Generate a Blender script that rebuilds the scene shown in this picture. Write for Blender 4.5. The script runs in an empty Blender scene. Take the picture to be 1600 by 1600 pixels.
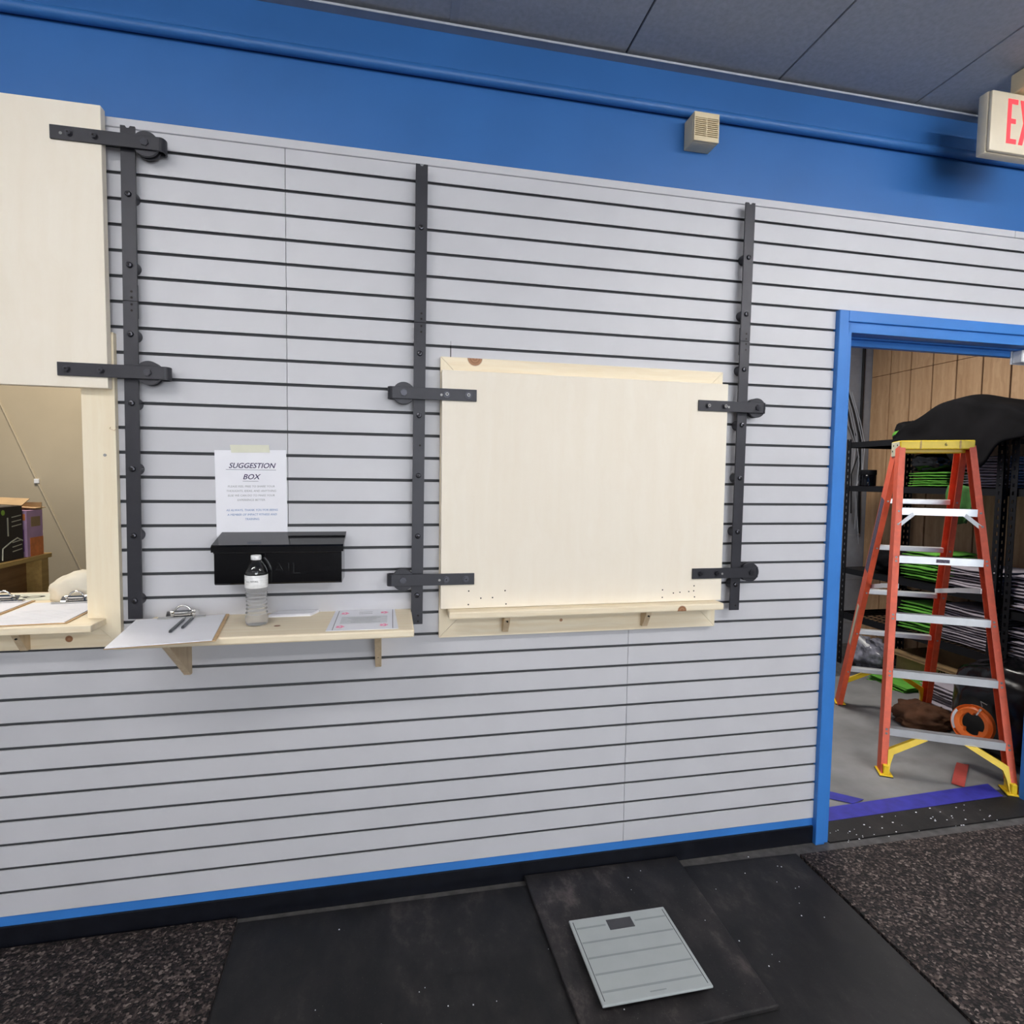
import bpy, bmesh, math, random
from mathutils import Vector, Matrix, noise
random.seed(7)
SC = bpy.context.scene
COL = SC.collection
ZO = 1.325            # measurements below are taken from the middle groove of the slat wall; the floor is FL
FL = -1.325
P = 0.0762            # slat pitch (3 in)

# ------------------------------------------------------------------ camera
cam = bpy.data.cameras.new('camera')
cam.sensor_width = 36.0
cam.sensor_fit = 'HORIZONTAL'
cam.lens = 36.0 * 900.0 / 1600.0
cam.clip_start = 0.02
co = bpy.data.objects.new('camera', cam)
COL.objects.link(co)
Rx = (0.978911063690845, -0.2038327449298514, 0.013614017703108298)
Ry = (0.0013258851994229735, -0.06030094826655086, -0.9981793614709696)
Rz = (0.20428257735816915, 0.9771468711163727, -0.05875900658951567)
co.matrix_world = Matrix(((Rx[0], -Ry[0], -Rz[0], 0.0), (Rx[1], -Ry[1], -Rz[1], -1.99732),
                          (Rx[2], -Ry[2], -Rz[2], 0.165084 + ZO), (0, 0, 0, 1)))
SC.camera = co

# ------------------------------------------------------------------ world, lights, exposure
w = bpy.data.worlds.new('world')
SC.world = w
w.use_nodes = True
w.node_tree.nodes['Background'].inputs[0].default_value = (0.75, 0.83, 1.0, 1)
w.node_tree.nodes['Background'].inputs[1].default_value = 0.35

def area(name, loc, look, sx, sy, power, col):
    l = bpy.data.lights.new(name, 'AREA')
    l.shape = 'RECTANGLE'
    l.size, l.size_y, l.energy, l.color = sx, sy, power, col
    o = bpy.data.objects.new(name, l)
    o.location = (loc[0], loc[1], loc[2] + ZO)
    d = Vector(look)
    o.rotation_euler = d.to_track_quat('-Z', 'Y').to_euler()
    COL.objects.link(o)
    return o
DAY = (0.92, 0.96, 1.0)
TUBE = (1.0, 0.985, 0.96)
# daylight through the shop window in the wall behind the camera
area('window_daylight', (1.3, -6.9, 0.15), (0, 1, 0), 3.2, 2.0, 125, DAY)
# bare fluorescent strips hang under the gym ceiling behind the viewer: (x, y, strength); built with the room below
STRIPS = [(2.65, -1.95, 47.0), (-1.45, -1.95, 25.0), (2.65, -4.6, 40.0), (-1.45, -4.6, 31.0)]
# unseen area lights added to brighten the two back rooms
area('storage_fill_light', (2.6, 1.2, 1.60), (0, 0, -1), 0.6, 0.6, 44, (1.0, 0.96, 0.90))
area('office_fill_light', (-1.9, 1.1, 1.60), (0, 0, -1), 0.6, 0.6, 36, (1.0, 0.92, 0.80))

vs = SC.view_settings
vs.view_transform = 'Standard'
vs.look = 'None'
vs.gamma = 1.0
vs.use_curve_mapping = False
vs.exposure = 0.27
SC.cycles.use_denoising = True
SC.cycles.max_bounces = 8
SC.cycles.diffuse_bounces = 4
SC.cycles.transmission_bounces = 8
SC.cycles.caustics_reflective = False
SC.cycles.caustics_refractive = False

# ------------------------------------------------------------------ materials
def lin(c):
    out = []
    for v in c:
        v = v / 255.0
        out.append(v / 12.92 if v <= 0.04045 else ((v + 0.055) / 1.055) ** 2.4)
    return tuple(out) + (1.0,)

class NT:
    def __init__(s, name):
        s.m = bpy.data.materials.new(name)
        s.m.use_nodes = True
        s.t = s.m.node_tree
        s.b = s.t.nodes['Principled BSDF']
    def n(s, typ, **kw):
        nd = s.t.nodes.new(typ)
        for k, v in kw.items():
            if k.startswith('i_'):
                nd.inputs[k[2:].replace('_', ' ')].default_value = v
            else:
                setattr(nd, k, v)
        return nd
    def l(s, a, b):
        s.t.links.new(a, b)
    def coords(s, scale=(1, 1, 1), world=False):
        mp = s.n('ShaderNodeMapping')
        mp.inputs['Scale'].default_value = scale
        if world:
            g = s.n('ShaderNodeNewGeometry')
            s.l(g.outputs['Position'], mp.inputs['Vector'])
        else:
            g = s.n('ShaderNodeTexCoord')
            s.l(g.outputs['Object'], mp.inputs['Vector'])
        return mp.outputs['Vector']
    def noise(s, vec, scale, detail=4, rough=0.55):
        nd = s.n('ShaderNodeTexNoise', i_Scale=scale, i_Detail=detail, i_Roughness=rough)
        s.l(vec, nd.inputs['Vector'])
        return nd.outputs['Fac']
    def ramp(s, fac, stops):
        r = s.n('ShaderNodeValToRGB')
        el = r.color_ramp.elements
        el[0].position, el[0].color = stops[0]
        el[1].position, el[1].color = stops[-1]
        for p, c in stops[1:-1]:
            e = el.new(p)
            e.color = c
        s.l(fac, r.inputs['Fac'])
        return r.outputs['Color']
    def mix(s, fac, a, b, mode='MIX'):
        m = s.n('ShaderNodeMix', data_type='RGBA', blend_type=mode)
        for k, v in ((0, fac), (6, a), (7, b)):
            if hasattr(v, 'node'):
                s.l(v, m.inputs[k])
            else:
                m.inputs[k].default_value = v
        return m.outputs[2]
    def base(s, v):
        if hasattr(v, 'node'):
            s.l(v, s.b.inputs['Base Color'])
        else:
            s.b.inputs['Base Color'].default_value = v
    def bump(s, h, strength=0.2, dist=0.002):
        b = s.n('ShaderNodeBump', i_Strength=strength, i_Distance=dist)
        s.l(h, b.inputs['Height'])
        s.l(b.outputs['Normal'], s.b.inputs['Normal'])
    def set(s, **kw):
        for k, v in kw.items():
            s.b.inputs[k.replace('_', ' ')].default_value = v
        return s

def plain(name, c, rough=0.5, metal=0.0, var=0.06, scale=14, bump=0.0, bscale=120, spec=0.5, world=True):
    t = NT(name)
    v = t.coords(world=world)
    f = t.noise(v, scale, 4)
    a = lin(c)
    lo = tuple(x * (1 - var * 2) for x in a[:3]) + (1,)
    hi = tuple(min(1, x * (1 + var * 2)) for x in a[:3]) + (1,)
    t.base(t.ramp(f, [(0.3, lo), (0.7, hi)]))
    t.set(Roughness=rough, Metallic=metal, Specular_IOR_Level=spec)
    if bump:
        t.bump(t.noise(v, bscale, 3), bump, 0.001)
    return t.m

def wood(name, c1, c2, axis='x', scale=1.0, rough=0.55, knots=(), streak=60, contrast=1.0, kcol=(120, 84, 58)):
    """long-grained timber; knots are (x, y, z, radius) in scene coordinates"""
    t = NT(name)
    s = {'x': (1.6, streak, streak), 'y': (streak, 1.6, streak), 'z': (streak, streak, 1.6)}[axis]
    v = t.coords(tuple(k * scale for k in s), world=True)
    d = t.noise(t.coords((3, 3, 3), world=True), 1.3, 3)
    va = t.n('ShaderNodeVectorMath', operation='MULTIPLY_ADD')
    t.l(d, va.inputs[0])
    va.inputs[1].default_value = (2.2, 2.2, 2.2)
    t.l(v, va.inputs[2])
    f = t.noise(va.outputs[0], 1.0, 5, 0.6)
    k = 0.2 / contrast
    col = t.ramp(f, [(0.5 - k, lin(c2)), (0.5 + k, lin(c1))])
    for (x, y, z, r) in knots:
        g = t.n('ShaderNodeNewGeometry')
        ds = t.n('ShaderNodeVectorMath', operation='DISTANCE')
        t.l(g.outputs['Position'], ds.inputs[0])
        ds.inputs[1].default_value = (x, y, z + ZO)
        mr = t.n('ShaderNodeMapRange')
        mr.inputs[1].default_value, mr.inputs[2].default_value = r * 1.02, r * 0.86
        t.l(ds.outputs['Value'], mr.inputs[0])
        rings = t.n('ShaderNodeMath', operation='SINE')
        mu = t.n('ShaderNodeMath', operation='MULTIPLY')
        mu.inputs[1].default_value = 700
        t.l(ds.outputs['Value'], mu.inputs[0])
        t.l(mu.outputs[0], rings.inputs[0])
        kc = t.ramp(rings.outputs[0], [(0.0, lin(kcol)), (1.0, lin(tuple(min(255, q + 22) for q in kcol)))])
        col = t.mix(mr.outputs[0], col, kc)
    t.base(col)
    t.set(Roughness=rough)
    t.bump(f, 0.08, 0.001)
    return t.m

def scuffed_rubber(name, c, scuff, amount=0.55):
    t = NT(name)
    v = t.coords(world=True)
    n1 = t.noise(v, 2.3, 6, 0.65)
    n2 = t.noise(t.coords((2.2, 1.2, 1), world=True), 5, 5, 0.7)
    m = t.n('ShaderNodeMath', operation='MULTIPLY')
    t.l(n1, m.inputs[0])
    t.l(n2, m.inputs[1])
    col = t.ramp(m.outputs[0], [(0.20, lin(c)), (0.31, lin(tuple(a + (b - a) * 0.35 for a, b in zip(c, scuff)))), (0.42, lin(scuff))])
    sp = t.noise(v, 210, 2)
    col = t.mix(t.ramp(sp, [(0.70, (0, 0, 0, 1)), (0.8, (1, 1, 1, 1))]), col, lin(tuple(min(255, q + 28) for q in scuff)))
    t.base(col)
    t.set(Roughness=0.62, Specular_IOR_Level=0.4)
    t.bump(t.noise(v, 160, 3), 0.25, 0.001)
    return t.m

def crumb_rubber(name):
    t = NT(name)
    v = t.coords(world=True)
    vo = t.n('ShaderNodeTexVoronoi', i_Scale=135.0)
    t.l(v, vo.inputs['Vector'])
    sep = t.n('ShaderNodeSeparateColor')
    t.l(vo.outputs['Color'], sep.inputs[0])
    big = t.noise(v, 3.0, 3)
    col = t.ramp(sep.outputs[0], [(0.0, lin((10, 9, 9))), (0.36, lin((26, 22, 22))), (0.62, lin((52, 43, 42))), (0.86, lin((84, 73, 69))), (1.0, lin((132, 120, 114)))])
    col = t.mix(t.ramp(big, [(0.35, (0.62, 0.60, 0.60, 1)), (0.7, (1, 1, 1, 1))]), lin((0, 0, 0)), col, 'MIX') if False else t.mix(1.0, col, t.ramp(big, [(0.3, (0.62, 0.58, 0.58, 1)), (0.72, (1, 1, 1, 1))]), 'MULTIPLY')
    t.base(col)
    t.set(Roughness=0.75, Specular_IOR_Level=0.3)
    t.bump(vo.outputs['Distance'], 0.6, 0.004)
    return t.m

def emit(name, c, s):
    t = NT(name)
    t.base(lin(c))
    t.b.inputs['Emission Color'].default_value = lin(c)
    t.b.inputs['Emission Strength'].default_value = s
    return t.m

M = {}
M['slat'] = plain('grey slat paint', (202, 202, 207), 0.42, var=0.015, scale=5, bump=0.03)
M['groove'] = plain('shade-dark groove grey', (84, 85, 88), 0.7, var=0.02)  # darker than the slats: the shade inside the grooves is in the colour
M['blue'] = plain('blue wall paint', (47, 104, 170), 0.45, var=0.03, scale=3, bump=0.05, bscale=260)
M['blue_gloss'] = plain('blue gloss trim paint', (54, 122, 200), 0.48, var=0.03, scale=6, bump=0.03)
M['base'] = plain('black vinyl base', (17, 19, 26), 0.28, var=0.15, scale=20)
M['tile'] = plain('grey ceiling tile', (172, 176, 184), 0.9, var=0.05, scale=60, bump=0.3, bscale=300)
M['tbar'] = plain('grey ceiling bar', (160, 164, 173), 0.6, var=0.03)
M['angle'] = plain('pale ceiling angle', (186, 190, 198), 0.5, var=0.03)
M['pine'] = wood('pale pine', (246, 234, 209), (236, 218, 185), 'x', knots=((0.277, -0.02, 0.571, 0.027), (1.034, -0.09, -0.307, 0.020), (-0.967, -0.02, -0.345, 0.011), (-0.338, -0.175, -0.289, 0.010), (0.60, -0.02, -0.345, 0.006)), kcol=(150, 104, 70))
M['pine_v'] = wood('pale pine upright', (245, 234, 209), (237, 221, 190), 'z', contrast=0.7)
M['pine_side'] = wood('pine bracket wood', (224, 202, 168), (206, 180, 144), 'z')
M['ply'] = wood('cream plywood face', (245, 237, 222), (239, 228, 209), 'z', streak=22, contrast=0.55, rough=0.6)
M['ply_edge'] = wood('plywood edge', (226, 208, 174), (204, 182, 146), 'z', streak=90)
M['black_steel'] = plain('matt black steel', (50, 50, 56), 0.45, 0.3, var=0.05, scale=18)
M['black_bolt'] = plain('black bolt steel', (74, 74, 80), 0.28, 0.85, var=0.05)
M['zinc'] = plain('bright zinc', (150, 150, 148), 0.5, 0.5, var=0.12, scale=300)
M['hole'] = plain('drilled hole dark', (26, 22, 18), 0.9, var=0.05)
M['gloss_black'] = plain('gloss black enamel', (8, 8, 11), 0.10, 0.0, var=0.05, spec=0.4)
M['paper'] = plain('white paper', (240, 240, 246), 0.7, var=0.008)
M['ink'] = plain('dark violet ink', (52, 42, 84), 0.8)
M['ink_grey'] = plain('grey ink', (165, 166, 168), 0.8)
M['ink_blue'] = plain('blue ink', (120, 146, 190), 0.8)
M['ink_pink'] = plain('pink print', (255, 140, 180), 0.8)
M['ink_pale'] = plain('pale grey print', (214, 216, 220), 0.8)
M['ink_black'] = plain('black ink', (24, 20, 18), 0.8)
M['tape'] = plain('cream masking tape', (222, 222, 204), 0.6, var=0.02)
M['blue_tape'] = plain('blue masking tape', (46, 46, 146), 0.6, var=0.12, scale=18)
M['hardboard'] = plain('brown hardboard', (206, 172, 128), 0.6, var=0.05, scale=40)
M['chrome'] = plain('chrome', (226, 224, 220), 0.12, 1.0, var=0.02)
M['pen'] = plain('grey pen plastic', (74, 76, 82), 0.3, var=0.03)
M['cap_white'] = plain('white plastic', (240, 240, 240), 0.35, var=0.01)
M['beige_plastic'] = plain('beige plastic', (226, 208, 172), 0.45, var=0.02)
M['exit_face'] = plain('aged cream plastic', (222, 210, 186), 0.4, var=0.02)
M['exit_red'] = emit('lit exit letter red', (255, 70, 80), 0.35)
M['rubber'] = scuffed_rubber('black mat rubber', (14, 14, 16), (58, 53, 52))
M['rubber2'] = scuffed_rubber('worn mat rubber', (18, 17, 19), (84, 76, 74))
M['crumb'] = crumb_rubber('speckled rubber crumb')
M['subfloor'] = plain('dusty dark floor', (78, 76, 76), 0.85, var=0.18, scale=22)
M['scale_glass'] = plain('frosted grey glass', (168, 174, 174), 0.35, var=0.02)
M['scale_line'] = plain('grip line grey', (140, 147, 147), 0.5, var=0.02)
M['lcd'] = plain('dark display', (58, 58, 62), 0.2, var=0.03)
M['fibreglass'] = plain('orange fibreglass', (226, 92, 56), 0.45, var=0.05, scale=30)
M['alu'] = plain('brushed aluminium', (214, 216, 218), 0.38, 0.55, var=0.03)
M['yellow'] = plain('yellow ladder plastic', (244, 206, 40), 0.4, var=0.04)
M['plate'] = plain('pale label plate', (206, 202, 176), 0.5)
M['sticker'] = plain('dark warning sticker', (84, 72, 90), 0.5, var=0.4, scale=120)
M['rack'] = plain('black rack steel', (20, 20, 23), 0.45, 0.3)
M['keyhole'] = plain('rack slot edge', (150, 150, 150), 0.6)
M['t111'] = wood('tan grooved plywood', (214, 176, 136), (178, 138, 100), 'z', streak=26, contrast=0.8, rough=0.75, knots=((4.25, 1.44, 0.70, 0.03), (4.25, 1.92, 0.93, 0.02), (4.25, 2.35, 1.16, 0.02)))
M['t111_gap'] = plain('dark board groove', (70, 44, 26), 0.9)
M['block'] = plain('grey block wall', (150, 154, 163), 0.8, var=0.04, bump=0.2)
M['beige_wall'] = plain('beige wall paint', (186, 172, 146), 0.7, var=0.02, scale=4)
M['gym_wall'] = plain('off white gym wall', (196, 196, 196), 0.7, var=0.02)
M['green_cloth'] = plain('bright green cotton', (92, 160, 54), 0.9, var=0.12, scale=9)
M['green_shaded'] = plain('shaded green cotton', (58, 104, 46), 0.9, var=0.15, scale=14)  # darkened copy of the green cotton, with shade put into the colour
M['grey_cloth'] = plain('heather grey cotton', (164, 156, 164), 0.95, var=0.08, scale=12)
M['black_cloth'] = plain('black fleece', (15, 14, 16), 0.95, var=0.2, scale=6, spec=0.15)
M['black_bag'] = plain('black bin liner', (8, 8, 10), 0.22, var=0.1)
M['dark_cloth'] = plain('black canvas', (16, 15, 17), 0.8, var=0.2, scale=8, spec=0.2)
M['brown_cloth'] = plain('brown duck canvas', (104, 68, 44), 0.9, var=0.15, scale=9)
M['cream_cloth'] = plain('cream cloth', (236, 226, 204), 0.9, var=0.03)
M['drop'] = plain('grey drop cloth', (126, 125, 124), 0.85, var=0.12, scale=3.5)
M['red_strap'] = plain('red webbing', (176, 70, 60), 0.8)
M['cardboard'] = plain('brown cardboard', (176, 144, 102), 0.85, var=0.05)
M['clear_wrap'] = plain('grey plastic wrap', (138, 138, 150), 0.25, var=0.35, scale=14)
M['cable'] = plain('grey cable jacket', (158, 160, 166), 0.6)
M['black_cable'] = plain('black cable jacket', (18, 18, 20), 0.5)
M['reel'] = plain('orange reel plastic', (236, 116, 44), 0.4, var=0.03)
M['can_black'] = plain('black carton print', (22, 17, 22), 0.5, var=0.1)
M['purple'] = plain('purple carton print', (206, 164, 196), 0.6, var=0.05)
M['purple_dark'] = plain('dark purple carton print', (150, 100, 160), 0.6, var=0.08, scale=50)
M['orange_print'] = plain('orange carton print', (246, 140, 74), 0.6, var=0.08, scale=40)
M['green_print'] = plain('lime carton print', (150, 190, 70), 0.6)
M['wood_box'] = wood('golden shelf board', (214, 178, 104), (192, 150, 82), 'y')
M['wood_panel'] = wood('brown shelf panel', (170, 130, 84), (140, 100, 60), 'y', knots=((-1.66, 0.93, -0.37, 0.012),))
def clear(name, rough, ior, col=(1, 1, 1, 1)):
    t = NT(name)
    f = t.noise(t.coords(), 60, 2)
    t.base(t.ramp(f, [(0.3, tuple(c * 0.97 for c in col[:3]) + (1,)), (0.7, col)]))
    t.set(Roughness=rough, IOR=ior, Transmission_Weight=1.0)
    return t.m
M['pet'] = clear('clear bottle plastic', 0.03, 1.5)
M['water'] = clear('bottled water', 0.20, 1.18, (0.98, 0.99, 1.0, 1))
M['water'].node_tree.nodes['Principled BSDF'].inputs['Transmission Weight'].default_value = 0.82
def label_mat():
    t = NT('white bottle label')
    f = t.noise(t.coords((30, 30, 160)), 1.0, 2)
    t.base(t.ramp(f, [(0.35, lin((222, 222, 222))), (0.6, lin((246, 246, 246)))]))
    t.set(Roughness=0.4)
    return t.m
M['label'] = label_mat()

# ------------------------------------------------------------------ mesh building
class MB:
    def __init__(s):
        s.v, s.f = [], []
    def add(s, vs, fs):
        k = len(s.v)
        s.v += [tuple(v) for v in vs]
        s.f += [tuple(i + k for i in f) for f in fs]
        return s
    def box(s, x0, x1, y0, y1, z0, z1, b=0.0, seg=1):
        return s.obox(((x0 + x1) / 2, (y0 + y1) / 2, (z0 + z1) / 2), ((1, 0, 0), (0, 1, 0), (0, 0, 1)),
                      (abs(x1 - x0) / 2, abs(y1 - y0) / 2, abs(z1 - z0) / 2), b, seg)
    def obox(s, c, ax, h, b=0.0, seg=1):
        c = Vector(c)
        ax = [Vector(a) for a in ax]
        bm = bmesh.new()
        bmesh.ops.create_cube(bm, size=2.0)
        for v in bm.verts:
            v.co = Vector((v.co.x * h[0], v.co.y * h[1], v.co.z * h[2]))
        if b:
            bmesh.ops.bevel(bm, geom=bm.edges[:], offset=b, segments=seg, profile=0.5, affect='EDGES')
        bm.verts.index_update()
        vs = [c + ax[0] * v.co.x + ax[1] * v.co.y + ax[2] * v.co.z for v in bm.verts]
        fs = [[v.index for v in f.verts] for f in bm.faces]
        bm.free()
        return s.add(vs, fs)
    def bar(s, p0, p1, wd, th, up=(0, 0, 1), b=0.0):
        p0, p1 = Vector(p0), Vector(p1)
        d = (p1 - p0)
        L = d.length
        d.normalize()
        side = d.cross(Vector(up)).normalized()
        u = side.cross(d).normalized()
        return s.obox((p0 + p1) / 2, (d, side, u), (L / 2, wd / 2, th / 2), b)
    def cyl(s, p0, p1, r, n=16, r2=None):
        p0, p1 = Vector(p0), Vector(p1)
        r2 = r if r2 is None else r2
        d = (p1 - p0).normalized()
        a = d.orthogonal().normalized()
        b = d.cross(a)
        vs, k = [], range(n)
        for p, rr in ((p0, r), (p1, r2)):
            vs += [p + (a * math.cos(2 * math.pi * i / n) + b * math.sin(2 * math.pi * i / n)) * rr for i in k]
        fs = [(i, (i + 1) % n, n + (i + 1) % n, n + i) for i in k]
        fs += [tuple(reversed(k)), tuple(n + i for i in k)]
        return s.add(vs, fs)
    def prism(s, pts, plane, a, b):
        """polygon pts in plane 'xz','yz','xy' pushed from a to b along the third axis"""
        def mk(q, t):
            return {'xz': (q[0], t, q[1]), 'yz': (t, q[0], q[1]), 'xy': (q[0], q[1], t)}[plane]
        n = len(pts)
        vs = [mk(q, a) for q in pts] + [mk(q, b) for q in pts]
        fs = [(i, (i + 1) % n, n + (i + 1) % n, n + i) for i in range(n)]
        fs += [tuple(reversed(range(n))), tuple(range(n, 2 * n))]
        return s.add(vs, fs)
    def slab(s, pts, th):
        """flat polygon given by 3-D points, thickened upward by th"""
        n = len(pts)
        vs = [tuple(p) for p in pts] + [(p[0], p[1], p[2] + th) for p in pts]
        fs = [(i, (i + 1) % n, n + (i + 1) % n, n + i) for i in range(n)]
        fs += [tuple(reversed(range(n))), tuple(range(n, 2 * n))]
        return s.add(vs, fs)
    def lathe(s, c, prof, n=32, caps=True):
        vs, fs = [], []
        for r, z in prof:
            vs += [(c[0] + r * math.cos(2 * math.pi * i / n), c[1] + r * math.sin(2 * math.pi * i / n), c[2] + z) for i in range(n)]
        for j in range(len(prof) - 1):
            fs += [(j * n + i, j * n + (i + 1) % n, (j + 1) * n + (i + 1) % n, (j + 1) * n + i) for i in range(n)]
        if caps:
            fs += [tuple(reversed(range(n))), tuple((len(prof) - 1) * n + i for i in range(n))]
        return s.add(vs, fs)
    def tube(s, pts, r, n=8):
        pts = [Vector(p) for p in pts]
        vs, fs = [], []
        prev = None
        for i, p in enumerate(pts):
            d = (pts[min(i + 1, len(pts) - 1)] - pts[max(i - 1, 0)]).normalized()
            a = d.orthogonal().normalized() if prev is None else (prev - d * prev.dot(d)).normalized()
            prev = a
            b = d.cross(a)
            vs += [p + (a * math.cos(2 * math.pi * k / n) + b * math.sin(2 * math.pi * k / n)) * r for k in range(n)]
        m = len(pts)
        for i in range(m - 1):
            fs += [(i * n + k, i * n + (k + 1) % n, (i + 1) * n + (k + 1) % n, (i + 1) * n + k) for k in range(n)]
        fs += [tuple(reversed(range(n))), tuple((m - 1) * n + k for k in range(n))]
        return s.add(vs, fs)
    def grid(s, fn, nu, nv):
        vs = [fn(i / nu, j / nv) for j in range(nv + 1) for i in range(nu + 1)]
        fs = [(j * (nu + 1) + i, j * (nu + 1) + i + 1, (j + 1) * (nu + 1) + i + 1, (j + 1) * (nu + 1) + i) for j in range(nv) for i in range(nu)]
        return s.add(vs, fs)
    def blob(s, c, rad, amp=0.15, freq=3.0, seed=0, p=2.0, nu=40, nv=24, flat=None):
        c = Vector(c)
        vs, fs = [], []
        def pw(x):
            return math.copysign(abs(x) ** (2.0 / p), x)
        for j in range(nv + 1):
            th = math.pi * j / nv
            for i in range(nu):
                ph = 2 * math.pi * i / nu
                d = Vector((pw(math.cos(ph)) * pw(math.sin(th)), pw(math.sin(ph)) * pw(math.sin(th)), pw(math.cos(th))))
                q = d * freq + Vector((seed * 3.1, seed * 1.7, seed * 5.3))
                k = 1 + amp * (noise.noise(q) + 0.5 * noise.noise(q * 2.3) + 0.3 * noise.noise(q * 5.1))
                v = c + Vector((d.x * rad[0], d.y * rad[1], d.z * rad[2])) * k
                if flat is not None:
                    v.z = max(v.z, flat)
                vs.append(v)
        for j in range(nv):
            fs += [(j * nu + i, (j + 1) * nu + i, (j + 1) * nu + (i + 1) % nu, j * nu + (i + 1) % nu) for i in range(nu)]
        return s.add(vs, fs)

BASE = {}
def link_mesh(name, mb, m, off, smooth=None):
    me = bpy.data.meshes.new(name)
    me.from_pydata([(v[0] - off[0], v[1] - off[1], v[2] - off[2]) for v in mb.v], [], mb.f)
    me.materials.append(M[m])
    if smooth:
        for p in me.polygons:
            p.use_smooth = True
        if smooth < 180:
            me.set_sharp_from_angle(angle=math.radians(smooth))
    bm = bmesh.new()
    bm.from_mesh(me)
    bmesh.ops.recalc_face_normals(bm, faces=bm.faces[:])
    bm.to_mesh(me)
    bm.free()
    o = bpy.data.objects.new(name, me)
    COL.objects.link(o)
    return o
def T(name, label, cat, base, group=None):
    """a thing: an Empty at its base that parents its parts"""
    o = bpy.data.objects.new(name, None)
    COL.objects.link(o)
    o.empty_display_size = 0.05
    o.location = (base[0], base[1], base[2] + ZO)
    BASE[o.name] = tuple(base)
    o['label'], o['category'] = label, cat
    if group:
        o['group'] = group
    return o
def PT(name, mb, m, parent, smooth=None, label=None):
    """a part (or sub-part) of parent, drawn in scene measurements"""
    b = BASE[parent.name]
    o = link_mesh(name, mb, m, b, smooth)
    o.parent = parent
    BASE[o.name] = b
    if label:
        o['label'] = label
    return o
def ONE(name, mb, m, label, cat, base, group=None, smooth=None):
    """a thing that is one mesh"""
    o = link_mesh(name, mb, m, base, smooth)
    o.location = (base[0], base[1], base[2] + ZO)
    BASE[o.name] = tuple(base)
    o['label'], o['category'] = label, cat
    if group:
        o['group'] = group
    return o
def ST(name, mb, m, smooth=None):
    o = link_mesh(name, mb, m, (0, 0, 0), smooth)
    o.location = (0, 0, ZO)
    BASE[o.name] = (0, 0, 0)
    o['kind'] = 'structure'
    return o
def SHARE(src, loc):
    """another piece sharing the mesh of src, under the same parent"""
    o = src.copy()
    COL.objects.link(o)
    o.location = loc
    return o
def TEXT(body, size, m, parent, org, right, up, shear=0.0, align='CENTER', ext=0.0004, sx=1.0, name='lettering', bold=0.0, label=None):
    cu = bpy.data.curves.new('lettering', 'FONT')
    cu.body, cu.size, cu.shear, cu.align_x, cu.align_y = body, size, shear, align, 'CENTER'
    cu.extrude, cu.offset, cu.resolution_u = ext, bold, 3
    tmp = bpy.data.objects.new('lettering', cu)
    COL.objects.link(tmp)
    dg = bpy.context.evaluated_depsgraph_get()
    me = bpy.data.meshes.new_from_object(tmp.evaluated_get(dg))
    COL.objects.unlink(tmp)
    bpy.data.objects.remove(tmp)
    r, u = Vector(right).normalized(), Vector(up).normalized()
    n = r.cross(u)
    b = Vector(BASE[parent.name])
    for v in me.vertices:
        v.co = Vector(org) - b + r * v.co.x * sx + u * v.co.y + n * v.co.z
    me.materials.clear()
    me.materials.append(M[m])
    o = bpy.data.objects.new(name, me)
    COL.objects.link(o)
    o.parent = parent
    BASE[o.name] = BASE[parent.name]
    if label:
        o['label'] = label
    return o

# ------------------------------------------------------------------ room shell
YB = -7.0                     # wall behind the camera
XL, XR = -3.6, 6.0
HL, HR, HB, HT = -1.79, -0.913, -0.285, 0.50     # serving hole in the wall
DL, DR, DT = 1.76, 2.935, 0.755                  # doorway
WT = 0.10                                        # wall thickness behind the slats

floor = ST('floor', MB().box(XL - 0.1, XR + 0.1, YB - 0.1, 2.7, FL - 0.1, FL), 'subfloor')
ceiling = ST('ceiling', MB().box(XL - 0.1, XR + 0.1, YB - 0.1, 2.7, 1.675, 1.76), 'tile')
T0, TW, TL = 0.196, 0.605, 1.22
src = None
for i in range(-6, 10):
    for j in range(0, 6):
        x0, y1 = T0 + i * TW, -0.004 - j * TL
        cx, cy = x0 + TW / 2, y1 - TL / 2
        if cx < XL + 0.3 or cx > XR - 0.3 or cy < YB + 0.55:
            continue
        if src is None:
            mb = MB().box(-TW / 2 + 0.0035, TW / 2 - 0.0035, -TL / 2 + 0.0035, TL / 2 - 0.0035, 0.0, 0.016, 0.0015)
            mb2 = MB()
            mb2.v, mb2.f = mb.v, mb.f
            src = PT('tile', mb2, 'tile', ceiling)
            src.location = (cx, cy, 1.656)
        else:
            SHARE(src, (cx, cy, 1.656))
for i in range(-6, 11):
    x = T0 + i * TW
    if XL < x < XR:
        PT('grid_bar', MB().box(x - 0.013, x + 0.013, YB, -0.003, 1.6525, 1.6558) if i == 0 else MB().box(x - 0.003, x + 0.003, YB, -0.003, 1.664, 1.668), 'tbar' if i == 0 else 'groove', ceiling)
for j in range(1, 6):
    y = -0.004 - j * TL
    PT('grid_bar', MB().box(XL, XR, y - 0.003, y + 0.003, 1.664, 1.668), 'groove', ceiling)
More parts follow.
